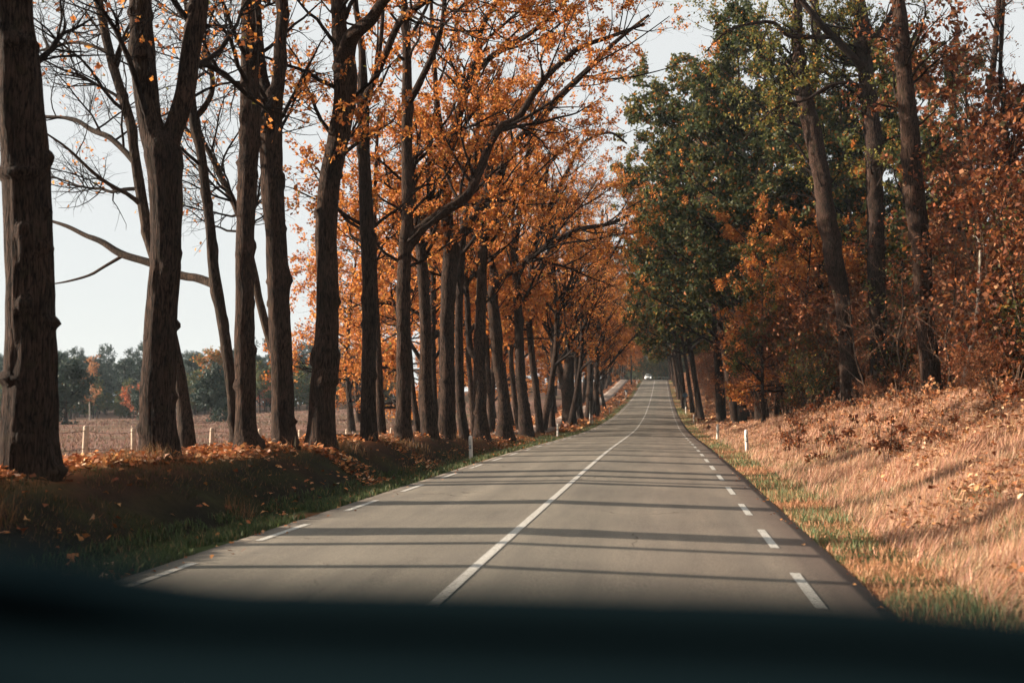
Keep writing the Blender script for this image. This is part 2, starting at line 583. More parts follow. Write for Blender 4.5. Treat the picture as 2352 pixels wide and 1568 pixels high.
gi = np.arange(nv - 1)[:, None] * nu; gj = np.arange(nu - 1)[None, :]
gf = np.stack([gi + gj, gi + gj + 1, gi + nu + gj + 1, gi + nu + gj], -1).reshape(-1, 4)
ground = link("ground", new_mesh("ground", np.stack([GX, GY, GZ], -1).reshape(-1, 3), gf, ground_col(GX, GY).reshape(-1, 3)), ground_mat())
ground['kind'] = 'structure'

# ------------------------------------------------------------------ road with its paint
ry = np.concatenate([np.arange(-40, 60, 1.0), np.arange(60, 322, 4.0)])
rxs = np.array([XL, XL, -4.45, -4.2, -3.6, -3.0, -2.3, XC - .3, XC, XC + .3, -.8, -.1, .5, 1.0, 1.3, 1.5, XR, XR])
RX, RY = np.meshgrid(rxs, ry)
edge_j = .035 * (vnoise(RY * .9, RX * 0, 41) - .5) * (np.abs(RX - (XL + XR) / 2) > 3)
RX = RX + edge_j
RZ = road_z(RX, RY)
RZ[:, 0] -= .25; RZ[:, -1] -= .25
mot = np.array([.176, .160, .134]); edgec = np.array([.108, .090, .077])
tr = np.exp(-((RX + .95) / .35) ** 2) + np.exp(-((RX - .55) / .35) ** 2) + np.exp(-((RX + 3.7) / .35) ** 2) + np.exp(-((RX + 2.3) / .35) ** 2)
RC = mot[None, None] * (1.02 - .12 * tr[..., None])
e = np.clip(sstep(1.0, 1.45, RX) + sstep(4.2, 4.55, -RX) * .6, 0, 1)[..., None]
RC = RC * (1 - e) + edgec * e
redl = sstep(-1.2, .3, RX)[..., None] * np.array([.007, -.003, -.004])
RC = RC + redl
ni, nj = RX.shape
ii = np.arange(ni - 1)[:, None] * nj; jj = np.arange(nj - 1)[None, :]
rf = np.stack([ii + jj, ii + jj + 1, ii + nj + jj + 1, ii + nj + jj], -1).reshape(-1, 4)
road = link("road", new_mesh("road", np.stack([RX, RY, RZ], -1).reshape(-1, 3), rf, RC.reshape(-1, 3), smooth=False), asphalt_mat())
road['kind'] = 'structure'
M_PAINT = paint_mat()


def strip(x0, x1, ys, lift):
    x = np.array([x0, (x0 + x1) / 2, x1]); X, Y = np.meshgrid(x, ys)
    Z = road_z(X, Y) + lift
    a, b = X.shape
    i = np.arange(a - 1)[:, None] * b; j = np.arange(b - 1)[None, :]
    return np.stack([X, Y, Z], -1).reshape(-1, 3), np.stack([i + j, i + j + 1, i + b + j + 1, i + b + j], -1).reshape(-1, 4)


v, f = strip(XC - .046, XC + .046, ry[ry < 300], .005)
link("centre_line", new_mesh("centre_line", v, f), M_PAINT, road)
for k in range(86):
    for x0, y0 in ((-4.33, 7.35), (1.14, 7.62)):
        ya = y0 + (k - 2) * 3.02
        v, f = strip(x0 - .045, x0 + .045, np.array([ya, ya + .75, ya + 1.5]), .005)
        link("edge_dash", new_mesh("edge_dash", v, f), M_PAINT, road)

# ------------------------------------------------------------------ cycle path beyond the left row
pth = spline([(-9.6, 30), (-9.0, 40), (-7.9, 52), (-7.5, 60), (-8.0, 75), (-8.5, 110), (-8.7, 180), (-9.0, 250), (-9.2, 330)], 120)
tn = np.gradient(pth, axis=0); tn /= np.linalg.norm(tn, axis=1)[:, None]
nn_ = np.stack([tn[:, 1], -tn[:, 0]], 1)
offs = np.array([-.95, -.95, -.4, .4, .95, .95])
PX = pth[:, 0:1] + nn_[:, 0:1] * offs; PY = pth[:, 1:2] + nn_[:, 1:2] * offs
PZ = G(PX, PY).max(1, keepdims=True) + .05 + PX * 0
PZ[:, 0] -= .35; PZ[:, -1] -= .35
a, b = PX.shape
i = np.arange(a - 1)[:, None] * b; j = np.arange(b - 1)[None, :]
pm = plain_mat("path_concrete", (.27, .22, .185), .9, .2, .18, 6)
cp = link("cycle_path", new_mesh("cycle_path", np.stack([PX, PY, PZ], -1).reshape(-1, 3), np.stack([i + j, i + j + 1, i + b + j + 1, i + b + j], -1).reshape(-1, 4), smooth=False), pm)
cp['kind'] = 'structure'

# ------------------------------------------------------------------ trees traced by eye along the left row and the right bank
ORANGE = ([(.50, .19, .042), (.41, .135, .034), (.60, .28, .075), (.29, .09, .028), (.15, .14, .03)], [5, 4, 3, 2.5, .35])
RUST = ([(.19, .06, .022), (.28, .10, .035), (.115, .034, .015), (.42, .21, .11), (.06, .055, .02)], [4, 3, 4, .9, .7])  # rust leaf tones, darkened to stand in for shade from the left crowns
YELG = ([(.12, .12, .03), (.19, .16, .035), (.34, .16, .03), (.07, .085, .025)], [4, 3, 1.5, 4])
MIXED = ([(.052, .066, .02), (.085, .085, .023), (.034, .047, .016), (.38, .135, .03), (.20, .14, .03)], [5, 4, 3, 1.5, 2])
GREEN = ([(.038, .052, .018), (.062, .068, .021), (.026, .037, .014), (.34, .12, .03), (.13, .10, .026)], [5, 4, 3.5, .8, 1.5])


LITR_ = ([(.42, .20, .09), (.54, .31, .17), (.28, .115, .05)], [3, 2, 3])


def bark_tube(pts, sides, step, r, rough=.055, flare=0.0):
    """a stem with furrows, bumps and an uneven outline; pts rows (x,y,z,r)"""
    L = np.linalg.norm(np.diff(np.asarray(pts)[:, :3], axis=0), axis=1).sum()
    n = max(8, int(L / step))
    q = spline(pts, n)
    P = q[None, :, :3]; Rd = np.maximum(q[:, 3], .006)
    v, f = tubes(P, Rd[None], sides)
    v = v.reshape(n, sides, 3)
    s = np.linspace(0, L, n)[:, None]; th = np.arange(sides)[None, :]
    o = r.uniform(0, 100)
    ridge = vnoise(th * 1.0 + o + 0 * s, s * 1.6 + o, 3) - .5
    lump = np.minimum(vnoise(th / sides * 4 + o, s * 2.1, 9), vnoise((th - sides) / sides * 4 + o, s * 2.1, 9)) - .4
    kn = np.maximum(vnoise(th / sides * 5 + 2 * o, s * 4.5, 13) - .78, 0) * 2.2
    k = 1 + rough * ridge * 1.6 + rough * lump * 1.7 + kn * rough * 9
    if flare:
        k = k * (1 + flare * np.exp(-(s / .35) ** 1.3) * (1 + .5 * np.sin(th / sides * 2 * np.pi * 5 + o)))
    c = q[:, None, :3]
    v = c + (v - c) * k[..., None]
    return v.reshape(-1, 3), f, q


def traced_tree(label, group, X, trunk, limbs=(), nleaf=1500, twigs=1.0, zmin=3.2, pal=ORANGE, top=15.0, bark=None, seed=1,
                leafsize=(.068, .125), sides=22, name="oak_tree", twig_mat=None, Y=None, l1n=22, step=.13, lean=None, leafz=None, rough=.075, reach=None, raz=(2.2, -.4, .2)):
    r = np.random.default_rng(seed)
    bx, by = trunk[0][:2]
    if Y is None:
        Y = y_for(bx, by, X)
    P0 = at(bx, by, Y)
    gz = G1(P0[0], P0[1])
    base = np.array([P0[0], P0[1], gz])
    rt = root(name, tuple(base), label, "tree", group)

    def to3(pts, drift, y0):
        out = []
        for k, (px, py, w) in enumerate(pts):
            yy = y0 + drift * k / max(1, len(pts) - 1)
            p = at(px, py, yy)
            out.append([*(p - base), w * .5 * depth(p) / F])
        return out

    def extend(q, stop, r):
        q = [list(k) for k in q]
        if trunk is not None and q[-1][2] > 0:
            d = np.array(q[-1][:3]) - np.array(q[-2][:3]); d /= np.linalg.norm(d)
            p = np.array(q[-1][:3]); rr = q[-1][3]
            while p[2] < stop:
                d = d + np.array([0, 0, .12]) + r.normal(size=3) * .13; d /= np.linalg.norm(d)
                p = p + d * 1.4; rr = max(rr * .82, .012)
                q.append([*p, rr])
        return q

    q = to3(trunk, r.uniform(-.4, .4), Y)
    if lean is not None:
        for k in q[1:]:
            k[1] += lean * k[2]
    # carry the base down into the ground
    zb = q[0][2]
    q[0][2] = max(zb, .02)
    q.insert(0, [q[0][0], q[0][1], -.35, q[0][3] * 1.12])
    if trunk[-1][1] < 25:
        q = extend(q, top + r.uniform(-1, 1), r)
    v, f, tq = bark_tube(q, sides, step, r, rough, flare=.18)
    bm = bark or M_BARK
    link("trunk", new_mesh("trunk", v, f), bm, rt)
    stems = [tq]
    for lb in limbs:
        pts, drift = lb[0], lb[1]
        # begins at the depth of the nearest stem point
        lp = at(pts[0][0], pts[0][1], Y) - base
        allp = np.vstack([s[:, :3] for s in stems])
        kk = np.argmin(np.linalg.norm((allp - lp) * np.array([1, .3, 1]), axis=1))
        y0 = allp[kk][1] + base[1]
        lq = to3(pts, drift, y0)
        first = allp[kk]
        lq[0][:3] = list(np.array(lq[0][:3]) * .35 + first * .65)
        if pts[-1][1] < 25 and len(lb) < 3:
            lq = extend(lq, top * .95 + r.uniform(-1.5, 1), r)
        v, f, s = bark_tube(lq, max(10, sides - 8), step * 1.3, r, rough=.045)
        link("limb", new_mesh("limb", v, f), bm, rt)
        stems.append(s)
    SP = np.stack([s[np.linspace(0, len(s) - 1, 40).astype(int), :3] for s in stems])
    SR = np.stack([s[np.linspace(0, len(s) - 1, 40).astype(int), 3] for s in stems])
    n1 = int(l1n * (1 + .35 * len(limbs)))
    b1, r1 = sprout(SP, SR, n1, .15, .98, 1.6, 4.0, .6, 1.25, 10, .42, .055, .05, .16, r, zmin)
    extra = []
    if reach is None:
        reach = 5 if (group == "oak trunks of the left roadside row" and Y > 23) else 0
    if reach:
        b0, r0 = sprout(SP, SR, reach, .2, .9, 4.0, 7.2, .55, 1.0, 14, .5, .07, .035, .10, r, zmin + .6, az=np.array(raz))
        ba, ra = sprout(b0, r0, reach * 6, .15, 1, 1.2, 3.2, .4, .9, 10, .55, .035, .06, .14, r)
        extra = [tubes(b0, r0, 8)]
        b1 = np.concatenate([b1, ba]); r1 = np.concatenate([r1, ra])
        twigs = twigs * 1.25
    b2, r2 = sprout(b1, r1, int(135 * twigs * (1 + .3 * len(limbs))), .15, 1, .7, 1.7, .5, 1.1, 6, .55, .016, .06, .18, r)
    b3, r3 = sprout(np.concatenate([b2]), r2, int(500 * twigs * (1 + .3 * len(limbs))), .1, 1, .25, .7, .5, 1.1, 3 if Y < 23 else 2, .6, .0065, .05, .25, r)
    br = merge(extra + [tubes(b1, r1, 6), tubes(b2, np.maximum(r2, .0035), 4 if Y < 23 else 3), tubes(b3, np.maximum(r3, .0025), 3)])
    o = link("branches", new_mesh("branches", *br), twig_mat or M_TWIG, rt); o['kind'] = 'stuff'
    if nleaf:
        # leaves gather on some of the twigs and leave others bare
        keep = r.random(len(b3)) < .55
        C = along(b3[keep], int(nleaf * (2.7 if nleaf > 2000 else 1.5)), .2, 1, .05, r)
        if leafz is not None:
            C = C[C[:, 2] > leafz]
        v, f, c = leaves(C, leafsize[0], leafsize[1], pick(*pal, len(C), r), r, lobed=Y < 23)
        o = link("foliage", new_mesh("foliage", v, f, c, smooth=False), M_LEAF, rt); o['kind'] = 'stuff'
    return rt


ROWL = "oak trunks of the left roadside row"
ROWB = "slimmer trees standing behind the left row"
# front row, from the nearest
traced_tree("massive dark oak trunk nearest the camera, cut by the left edge", ROWL, -7.55,
            [(66, 1078, 140), (65, 1008, 124), (70, 903, 113), (72, 727, 102), (66, 551, 100), (58, 352, 99), (43, 176, 96), (26, 0, 84)],
            nleaf=260, twigs=1.7, zmin=4.5, seed=11, sides=52, step=.05, top=14, l1n=16, rough=.085)
traced_tree("forked oak splitting into two heavy stems, second big trunk from the left", ROWL, -7.6,
            [(367, 1050, 94), (364, 985, 82), (363, 903, 77), (370, 727, 70), (380, 586, 67), (381, 450, 70), (374, 352, 84), (350, 300, 57), (332, 176, 53), (323, 0, 49)],
            [([(384, 350, 56), (398, 300, 46), (425, 211, 44), (440, 105, 43), (457, 0, 42)], .3)],
            nleaf=420, twigs=1.7, zmin=4.6, seed=12, sides=44, step=.06, l1n=14, rough=.075)
traced_tree("straight smooth oak trunk just right of the forked oak", ROWL, -7.6,
            [(572, 1028, 66), (566, 985, 50), (565, 903, 46), (562, 762, 44), (563, 551, 40), (565, 500, 41), (572, 352, 45), (575, 246, 46), (573, 176, 42), (574, 70, 39), (575, 0, 37)],
            nleaf=650, zmin=5, seed=13, sides=28, step=.08)
traced_tree("oak trunk with a long scar, forking high at a stub", ROWL, -7.6,
            [(655, 1024, 64), (651, 985, 55), (649, 903, 50), (643, 762, 49), (638, 621, 50), (632, 527, 46), (625, 423, 50), (622, 281, 50), (629, 225, 42), (639, 190, 30), (643, 105, 28), (647, 0, 28)],
            [([(618, 245, 36), (605, 190, 28), (597, 120, 22), (592, 40, 18), (591, 0, 16)], .5)],
            nleaf=1100, zmin=5, seed=14, sides=28, step=.08)
traced_tree("thick sweeping oak that bends right before forking at the top", ROWL, -7.4,
            [(737, 1024, 72), (738, 985, 63), (741, 903, 60), (751, 762, 53), (752, 621, 49), (749, 527, 49), (757, 423, 49), (770, 352, 48), (790, 246, 47), (793, 160, 52), (780, 80, 36), (775, 0, 32)],
            [([(795, 140, 42), (806, 88, 36), (851, 46, 28), (883, 0, 22)], -1.0)],
            nleaf=2600, zmin=5, seed=15, sides=28, step=.08)
traced_tree("narrow oak with a Y fork, standing right of the sweeping oak", ROWL, -7.4,
            [(847, 1010, 42), (846, 960, 37), (846, 903, 35), (848, 762, 32), (848, 621, 33), (843, 527, 33), (836, 352, 27), (834, 225, 26), (831, 105, 15), (816, 0, 13)],
            [([(837, 235, 22), (855, 193, 18), (886, 123, 16), (911, 63, 16), (932, 35, 16), (981, 0, 14)], -1.5),
             ([(862, 175, 10), (875, 90, 10), (882, 0, 8)], .5)],
            nleaf=3600, zmin=5, seed=16, sides=24)
traced_tree("oak throwing one long snaking limb out over the road", ROWL, -7.3,
            [(926, 1003, 42), (926, 960, 36), (927, 903, 35), (927, 762, 32), (927, 657, 32), (932, 551, 30), (936, 500, 26), (934, 352, 25), (935, 246, 25), (934, 105, 20), (929, 35, 18), (927, 0, 16)],
            [([(936, 575, 27), (950, 545, 26), (981, 513, 24), (1034, 478, 23), (1073, 450, 22), (1101, 394, 20), (1122, 338, 18), (1150, 292, 17), (1189, 271, 16), (1224, 218, 15), (1262, 169, 13), (1298, 137, 12), (1333, 109, 11), (1403, 84, 9), (1480, 55, 6)], 3.0, 0),
             ([(938, 235, 18), (953, 211, 16), (995, 123, 14), (1016, 53, 12), (1021, 0, 11)], -.8)],
            nleaf=4600, zmin=4.6, seed=17, sides=24)
traced_tree("oak trunk leaning left behind the snaking limb", ROWL, -7.2,
            [(987, 1000, 42), (982, 930, 33), (978, 868, 28), (978, 762, 26), (973, 657, 26), (968, 590, 25), (960, 527, 22), (946, 457, 20), (942, 387, 18), (935, 300, 15)],
            nleaf=3000, zmin=5, seed=18, sides=22)
traced_tree("stout oak dividing into wide arching limbs above the road", ROWL, -7.2,
            [(1025, 996, 43), (1028, 930, 36), (1028, 868, 34), (1027, 762, 32), (1030, 657, 35), (1036, 575, 38), (1028, 527, 30), (1022, 422, 25), (1020, 345, 24), (1008, 288, 20), (1003, 230, 14), (996, 120, 10), (990, 0, 8)],
            [([(1026, 370, 22), (1044, 299, 21), (1069, 211, 20), (1097, 148, 18), (1104, 70, 14), (1143, 0, 12)], -1),
             ([(1090, 170, 14), (1130, 130, 13), (1175, 102, 13), (1227, 70, 11), (1297, 5, 9)], -2),
             ([(1044, 560, 22), (1062, 535, 20), (1090, 492, 20), (1139, 422, 19), (1175, 338, 18), (1225, 290, 17), (1283, 225, 16), (1350, 160, 13), (1410, 100, 10), (1490, 35, 6)], 2.5, 0)],
            nleaf=5200, zmin=4.5, seed=19, sides=24)
traced_tree("slim dark trunk tucked against the stout oak", ROWL, -6.9,
            [(1066, 998, 24), (1058, 930, 21), (1055, 832, 20), (1055, 692, 18), (1062, 551, 18), (1080, 430, 14), (1095, 330, 11), (1100, 200, 8)],
            nleaf=2200, zmin=5, seed=20, sides=18)
traced_tree("pale lit oak trunk rising behind the white marker post", ROWL, -6.8,
            [(1105, 998, 44), (1103, 950, 33), (1101, 868, 28), (1103, 762, 26), (1106, 657, 24), (1110, 551, 22), (1120, 440, 17), (1125, 330, 13), (1140, 180, 9)],
            [([(1097, 830, 16), (1080, 797, 15), (1073, 692, 13), (1068, 620, 12), (1060, 500, 9)], .6)],
            nleaf=3200, zmin=4.6, seed=21, sides=22)
traced_tree("crooked oak with a kinked trunk and one low limb reaching right", ROWL, -6.5,
            [(1160, 998, 42), (1160, 960, 33), (1156, 903, 27), (1144, 832, 26), (1139, 762, 28), (1132, 692, 25), (1136, 640, 22), (1128, 600, 14), (1120, 500, 10), (1118, 380, 7)],
            [([(1138, 660, 18), (1147, 642, 17), (1192, 611, 15), (1245, 572, 14), (1283, 551, 13), (1333, 526, 11), (1403, 513, 9), (1460, 486, 6)], 2.5, 0)],
            nleaf=3000, zmin=4.2, seed=22, sides=22)
traced_tree("straight oak trunk with a lit left flank, left of the cycle path gap", ROWL, -6.6,
            [(1208, 990, 36), (1203, 930, 26), (1196, 868, 23), (1192, 762, 21), (1187, 657, 20), (1182, 560, 17), (1200, 450, 14), (1215, 330, 11), (1225, 200, 8)],
            [([(1190, 640, 14), (1210, 590, 12), (1250, 500, 11), (1300, 400, 9), (1340, 330, 7), (1400, 305, 6), (1440, 330, 4)], 3, 0)],
            nleaf=3000, zmin=4.6, seed=23, sides=20)
traced_tree("dark twin trunk beside the lit flank oak", ROWL, -6.6,
            [(1240, 988, 20), (1232, 900, 16), (1220, 800, 15), (1213, 690, 14), (1225, 590, 12), (1245, 480, 10), (1262, 350, 8)],
            nleaf=2600, zmin=5, seed=24, sides=18)
traced_tree("broad oak splitting low into a leaning and an upright stem", ROWL, -6.9,
            [(1309, 975, 36), (1306, 930, 31), (1304, 880, 30), (1308, 830, 22), (1307, 770, 18), (1310, 700, 15), (1325, 600, 11), (1330, 480, 8)],
            [([(1300, 910, 22), (1284, 845, 17), (1271, 788, 14), (1264, 720, 12), (1262, 620, 10), (1270, 480, 7)], .5),
             ([(1312, 790, 12), (1335, 720, 10), (1370, 640, 8), (1420, 560, 6), (1450, 480, 4)], 3, 0)],
            nleaf=3000, zmin=5, seed=25, sides=20)
traced_tree("slender trunk right of the low splitting oak", ROWL, -6.8,
            [(1333, 968, 15), (1327, 900, 11), (1324, 840, 10), (1324, 740, 9), (1330, 620, 7), (1345, 500, 5)], nleaf=1800, zmin=5, seed=26, sides=16)
traced_tree("dark upright trunk behind the thin roadside pole", ROWL, -6.6,
            [(1351, 963, 17), (1355, 900, 15), (1356, 840, 14), (1356, 770, 13), (1362, 680, 11), (1375, 580, 8), (1385, 480, 5)], nleaf=1800, zmin=5, seed=27, sides=16)
traced_tree("last trunk of the near row, with a bough stretching over the path", ROWL, -6.3,
            [(1370, 953, 14), (1369, 900, 12), (1371, 840, 10), (1372, 780, 9), (1380, 700, 8), (1392, 600, 6), (1405, 520, 4)],
            [([(1372, 872, 7), (1380, 858, 7), (1405, 833, 6), (1423, 810, 5), (1465, 765, 3)], 2, 0)], nleaf=1800, zmin=5, seed=28, sides=16)
# slimmer trees behind
traced_tree("grey leaning tree with long bare limbs, just behind the forked oak", ROWB, -9.1,
            [(430, 1027, 42), (424, 950, 33), (413, 867, 28), (400, 800, 26), (368, 640, 25), (338, 527, 24), (309, 352, 22), (299, 281, 22), (267, 176, 21), (248, 105, 20), (227, 0, 18)],
            [([(300, 370, 15), (284, 345, 14), (250, 315, 13), (211, 299, 12), (169, 274, 9), (98, 267, 6)], 1.0, 0),
             ([(325, 473, 11), (300, 450, 10), (253, 425, 9), (211, 394, 8), (155, 341, 6), (102, 304, 4)], -.8, 0),
             ([(245, 108, 9), (183, 98, 7), (130, 105, 6), (81, 121, 4)], .6, 0)],
            nleaf=260, zmin=5.2, seed=31, bark=M_BARKP, l1n=18, twigs=1.9)
traced_tree("curving grey tree with one great limb reaching left across the sky", ROWB, -9.3,
            [(541, 1020, 26), (532, 900, 24), (520, 800, 25), (503, 690, 26), (490, 610, 25), (484, 527, 22), (470, 420, 21), (462, 352, 21), (447, 285, 22), (440, 200, 14), (432, 60, 10), (425, 0, 8)],
            [([(495, 662, 22), (480, 648, 20), (452, 638, 19), (415, 632, 19), (346, 604, 18), (278, 583, 17), (235, 556, 14), (197, 541, 11), (155, 520, 9), (113, 506, 6)], 1.0, 0),
             ([(265, 590, 8), (240, 612, 7), (205, 632, 6), (160, 645, 5), (122, 652, 3)], .5, 0),
             ([(448, 272, 15), (470, 246, 13), (488, 205, 12), (483, 150, 11), (470, 98, 9), (470, 0, 7)], .5)],
            nleaf=330, zmin=5.6, seed=32, bark=M_BARKP, l1n=20, twigs=1.9)
traced_tree("slanting bare stem crossing behind the scarred oak", ROWB, -9.4,
            [(668, 1005, 26), (650, 860, 24), (619, 776, 20), (596, 692, 18), (583, 622, 17), (560, 530, 16), (541, 475, 15), (506, 404, 14), (471, 334, 12), (432, 302, 8), (400, 240, 5)],
            nleaf=300, zmin=5.4, seed=33, bark=M_BARKP, l1n=18, twigs=1.7)
traced_tree("slim trunk close behind the narrow forked oak", ROWB, -9.0,
            [(876, 1006, 25), (873, 930, 19), (871, 868, 17), (866, 762, 15), (860, 600, 12), (862, 420, 9), (870, 250, 6)], nleaf=2200, zmin=5, seed=34, sides=16)
traced_tree("leaning sapling behind the oak with the snaking limb", ROWB, -9.2,
            [(962, 1003, 18), (952, 930, 13), (946, 868, 11), (938, 760, 10), (925, 600, 8), (905, 480, 6), (880, 360, 4)], nleaf=1500, zmin=4, seed=35, sides=14)
traced_tree("dark lean trunk between the leaning oak and the stout oak", ROWB, -8.8,
            [(1003, 995, 16), (999, 930, 13), (994, 800, 13), (995, 639, 12), (990, 500, 10), (985, 350, 7)], nleaf=2400, zmin=4.6, seed=36, sides=14)
traced_tree("blackish trunk in the shade behind the slim dark trunk", ROWB, -8.6,
            [(1090, 998, 16), (1082, 900, 13), (1075, 780, 12), (1078, 640, 10), (1090, 480, 8), (1110, 330, 5)], nleaf=2600, zmin=4.6, seed=37, sides=14)
traced_tree("thin trunk behind the crooked oak", ROWB, -8.4,
            [(1128, 996, 15), (1124, 900, 12), (1118, 780, 11), (1122, 640, 9), (1140, 480, 7), (1160, 330, 5)], nleaf=2400, zmin=4.6, seed=38, sides=14)
traced_tree("bowed trunk between the crooked oak and the lit flank oak", ROWB, -8.4,
            [(1192, 988, 14), (1180, 900, 12), (1172, 790, 11), (1170, 640, 9), (1180, 480, 7), (1200, 340, 5)], nleaf=2400, zmin=4.6, seed=39, sides=14)
# trees left of the frame whose trunks draw lines of shade across the near road
for k, (yy, w) in enumerate([(2.6, .2), (5.6, .2), (8.55, .16), (10.0, .18)]):
    r_ = np.random.default_rng(200 + k)
    xx = -7.7 - .2 * k % .5
    P = [(0, 0, -.3, w * .62), (0.02, 0, .4, w * .52), (r_.normal() * .1, r_.normal() * .1, 3, w * .46), (r_.normal() * .2, .1, 7, w * .36), (r_.normal() * .3, .2, 12, .04)]
    rt = root("oak_tree", (xx, yy, G1(xx, yy)), "oak whose trunk draws a line of shade across the near road", "tree", "oaks shading the near road")
    v, f, q = bark_tube(P, 18, .15, r_, flare=.3)
    link("trunk", new_mesh("trunk", v, f), M_BARK, rt)
    b1, r1 = sprout(q[None, ::4, :3], q[None, ::4, 3], 16, .5, .98, 1.5, 3.5, .6, 1.2, 8, .4, .05, .05, .15, r_, 5.5)
    b2, r2 = sprout(b1, r1, 90, .2, 1, .6, 1.5, .5, 1.1, 6, .5, .014, .05, .18, r_)
    o = link("branches", new_mesh("branches", *merge([tubes(b1, r1, 6), tubes(b2, np.maximum(r2, .003), 4)])), M_TWIG, rt); o['kind'] = 'stuff'

BANKT = "tall trees on the right bank"
traced_tree("tall leaning trunk at the crest of the right bank, nearest the road", BANKT, 8.2,
            [(1955, 910, 52), (1949, 850, 40), (1943, 797, 34), (1935, 692, 35), (1913, 586, 43), (1911, 551, 43), (1899, 510, 43), (1889, 422, 38), (1869, 316, 40), (1845, 211, 36), (1833, 105, 27), (1831, 35, 22), (1833, 0, 20)],
            nleaf=1500, zmin=9.2, seed=41, pal=YELG, reach=4, raz=(-2.4, .6, .35), bark=M_BARKG, sides=24, leafsize=(.10, .18))
traced_tree("dark trunk with heavy limbs at its head, middle of the three on the bank", BANKT, 9.4,
            [(2022, 905, 42), (2019, 800, 37), (2016, 700, 38), (2013, 656, 39), (2012, 551, 38), (2009, 422, 36), (2006, 316, 40), (1993, 211, 35), (1986, 141, 33), (1981, 70, 36), (1973, 0, 26)],
            [([(1990, 165, 22), (1965, 137, 17), (1912, 84, 16), (1877, 46, 14), (1841, 0, 12)], -1.5),
             ([(1908, 86, 11), (1880, 86, 10), (1835, 84, 10), (1806, 80, 9), (1778, 53, 8), (1736, 53, 7), (1673, 70, 5), (1620, 120, 3)], -1.0, 0),
             ([(1995, 120, 18), (2015, 85, 15), (2045, 35, 12), (2060, 0, 10)], .6),
             ([(1996, 210, 14), (1950, 190, 9), (1900, 200, 7), (1850, 230, 6), (1780, 250, 4), (1700, 330, 3)], -2.5, 0)],
            nleaf=3600, zmin=8.6, seed=42, pal=YELG, bark=M_BARKG, sides=24, leafsize=(.09, .16), twigs=1.4, reach=6, raz=(-2.6, .6, .35))
traced_tree("straightest of the three bank trunks, with rough furrowed bark", BANKT, 8.6,
            [(2140, 905, 50), (2137, 860, 44), (2131, 797, 40), (2123, 692, 39), (2118, 575, 43), (2110, 527, 45), (2098, 422, 42), (2091, 316, 42), (2081, 211, 37), (2075, 141, 35), (2070, 70, 35), (2063, 0, 28)],
            nleaf=1100, zmin=8.0, seed=43, pal=RUST, bark=M_BARKG, sides=26, leafsize=(.10, .18))
traced_tree("thin dark trunk against the sky at the upper right", BANKT, 14.5,
            [(2236, 905, 26), (2240, 700, 20), (2243, 500, 18), (2249, 404, 17), (2263, 281, 14), (2281, 158, 13), (2295, 0, 12)],
            [([(2258, 330, 8), (2230, 260, 7), (2195, 180, 5), (2150, 130, 3)], .5, 0)],
            nleaf=1200, zmin=6, seed=44, pal=RUST, sides=16)
traced_tree("thin dark trunk closest to the right edge, behind the thicket", BANKT, 15.0,
            [(2322, 905, 24), (2320, 700, 18), (2316, 386, 12), (2310, 281, 10), (2298, 176, 9), (2305, 0, 9)], nleaf=900, zmin=6, seed=45, pal=RUST, sides=16)
traced_tree("slim trunk half hidden behind the leaning trunk", BANKT, 9.8,
            [(1868, 918, 26), (1866, 800, 20), (1862, 650, 18), (1864, 500, 18), (1862, 330, 18), (1864, 228, 20), (1875, 140, 21), (1874, 50, 20), (1872, 0, 18)],
            nleaf=2600, zmin=6.5, seed=46, pal=MIXED, bark=M_BARKG, sides=18)
traced_tree("pair trunk with pinkish bark at the low end of the bank", BANKT, 6.6,
            [(1735, 965, 15), (1727, 900, 13), (1722, 840, 12), (1715, 760, 12), (1708, 640, 11), (1700, 500, 10), (1690, 380, 7)], nleaf=2600, zmin=7, seed=47, pal=MIXED, bark=M_BARKG, sides=16, leafsize=(.14, .26), top=20)
traced_tree("darker partner trunk left of the pinkish one", BANKT, 6.4,
            [(1717, 967, 13), (1712, 900, 11), (1706, 800, 11), (1695, 640, 10), (1690, 520, 9), (1676, 420, 6)], nleaf=2600, zmin=7, seed=48, pal=MIXED, sides=16, leafsize=(.14, .26), top=20)


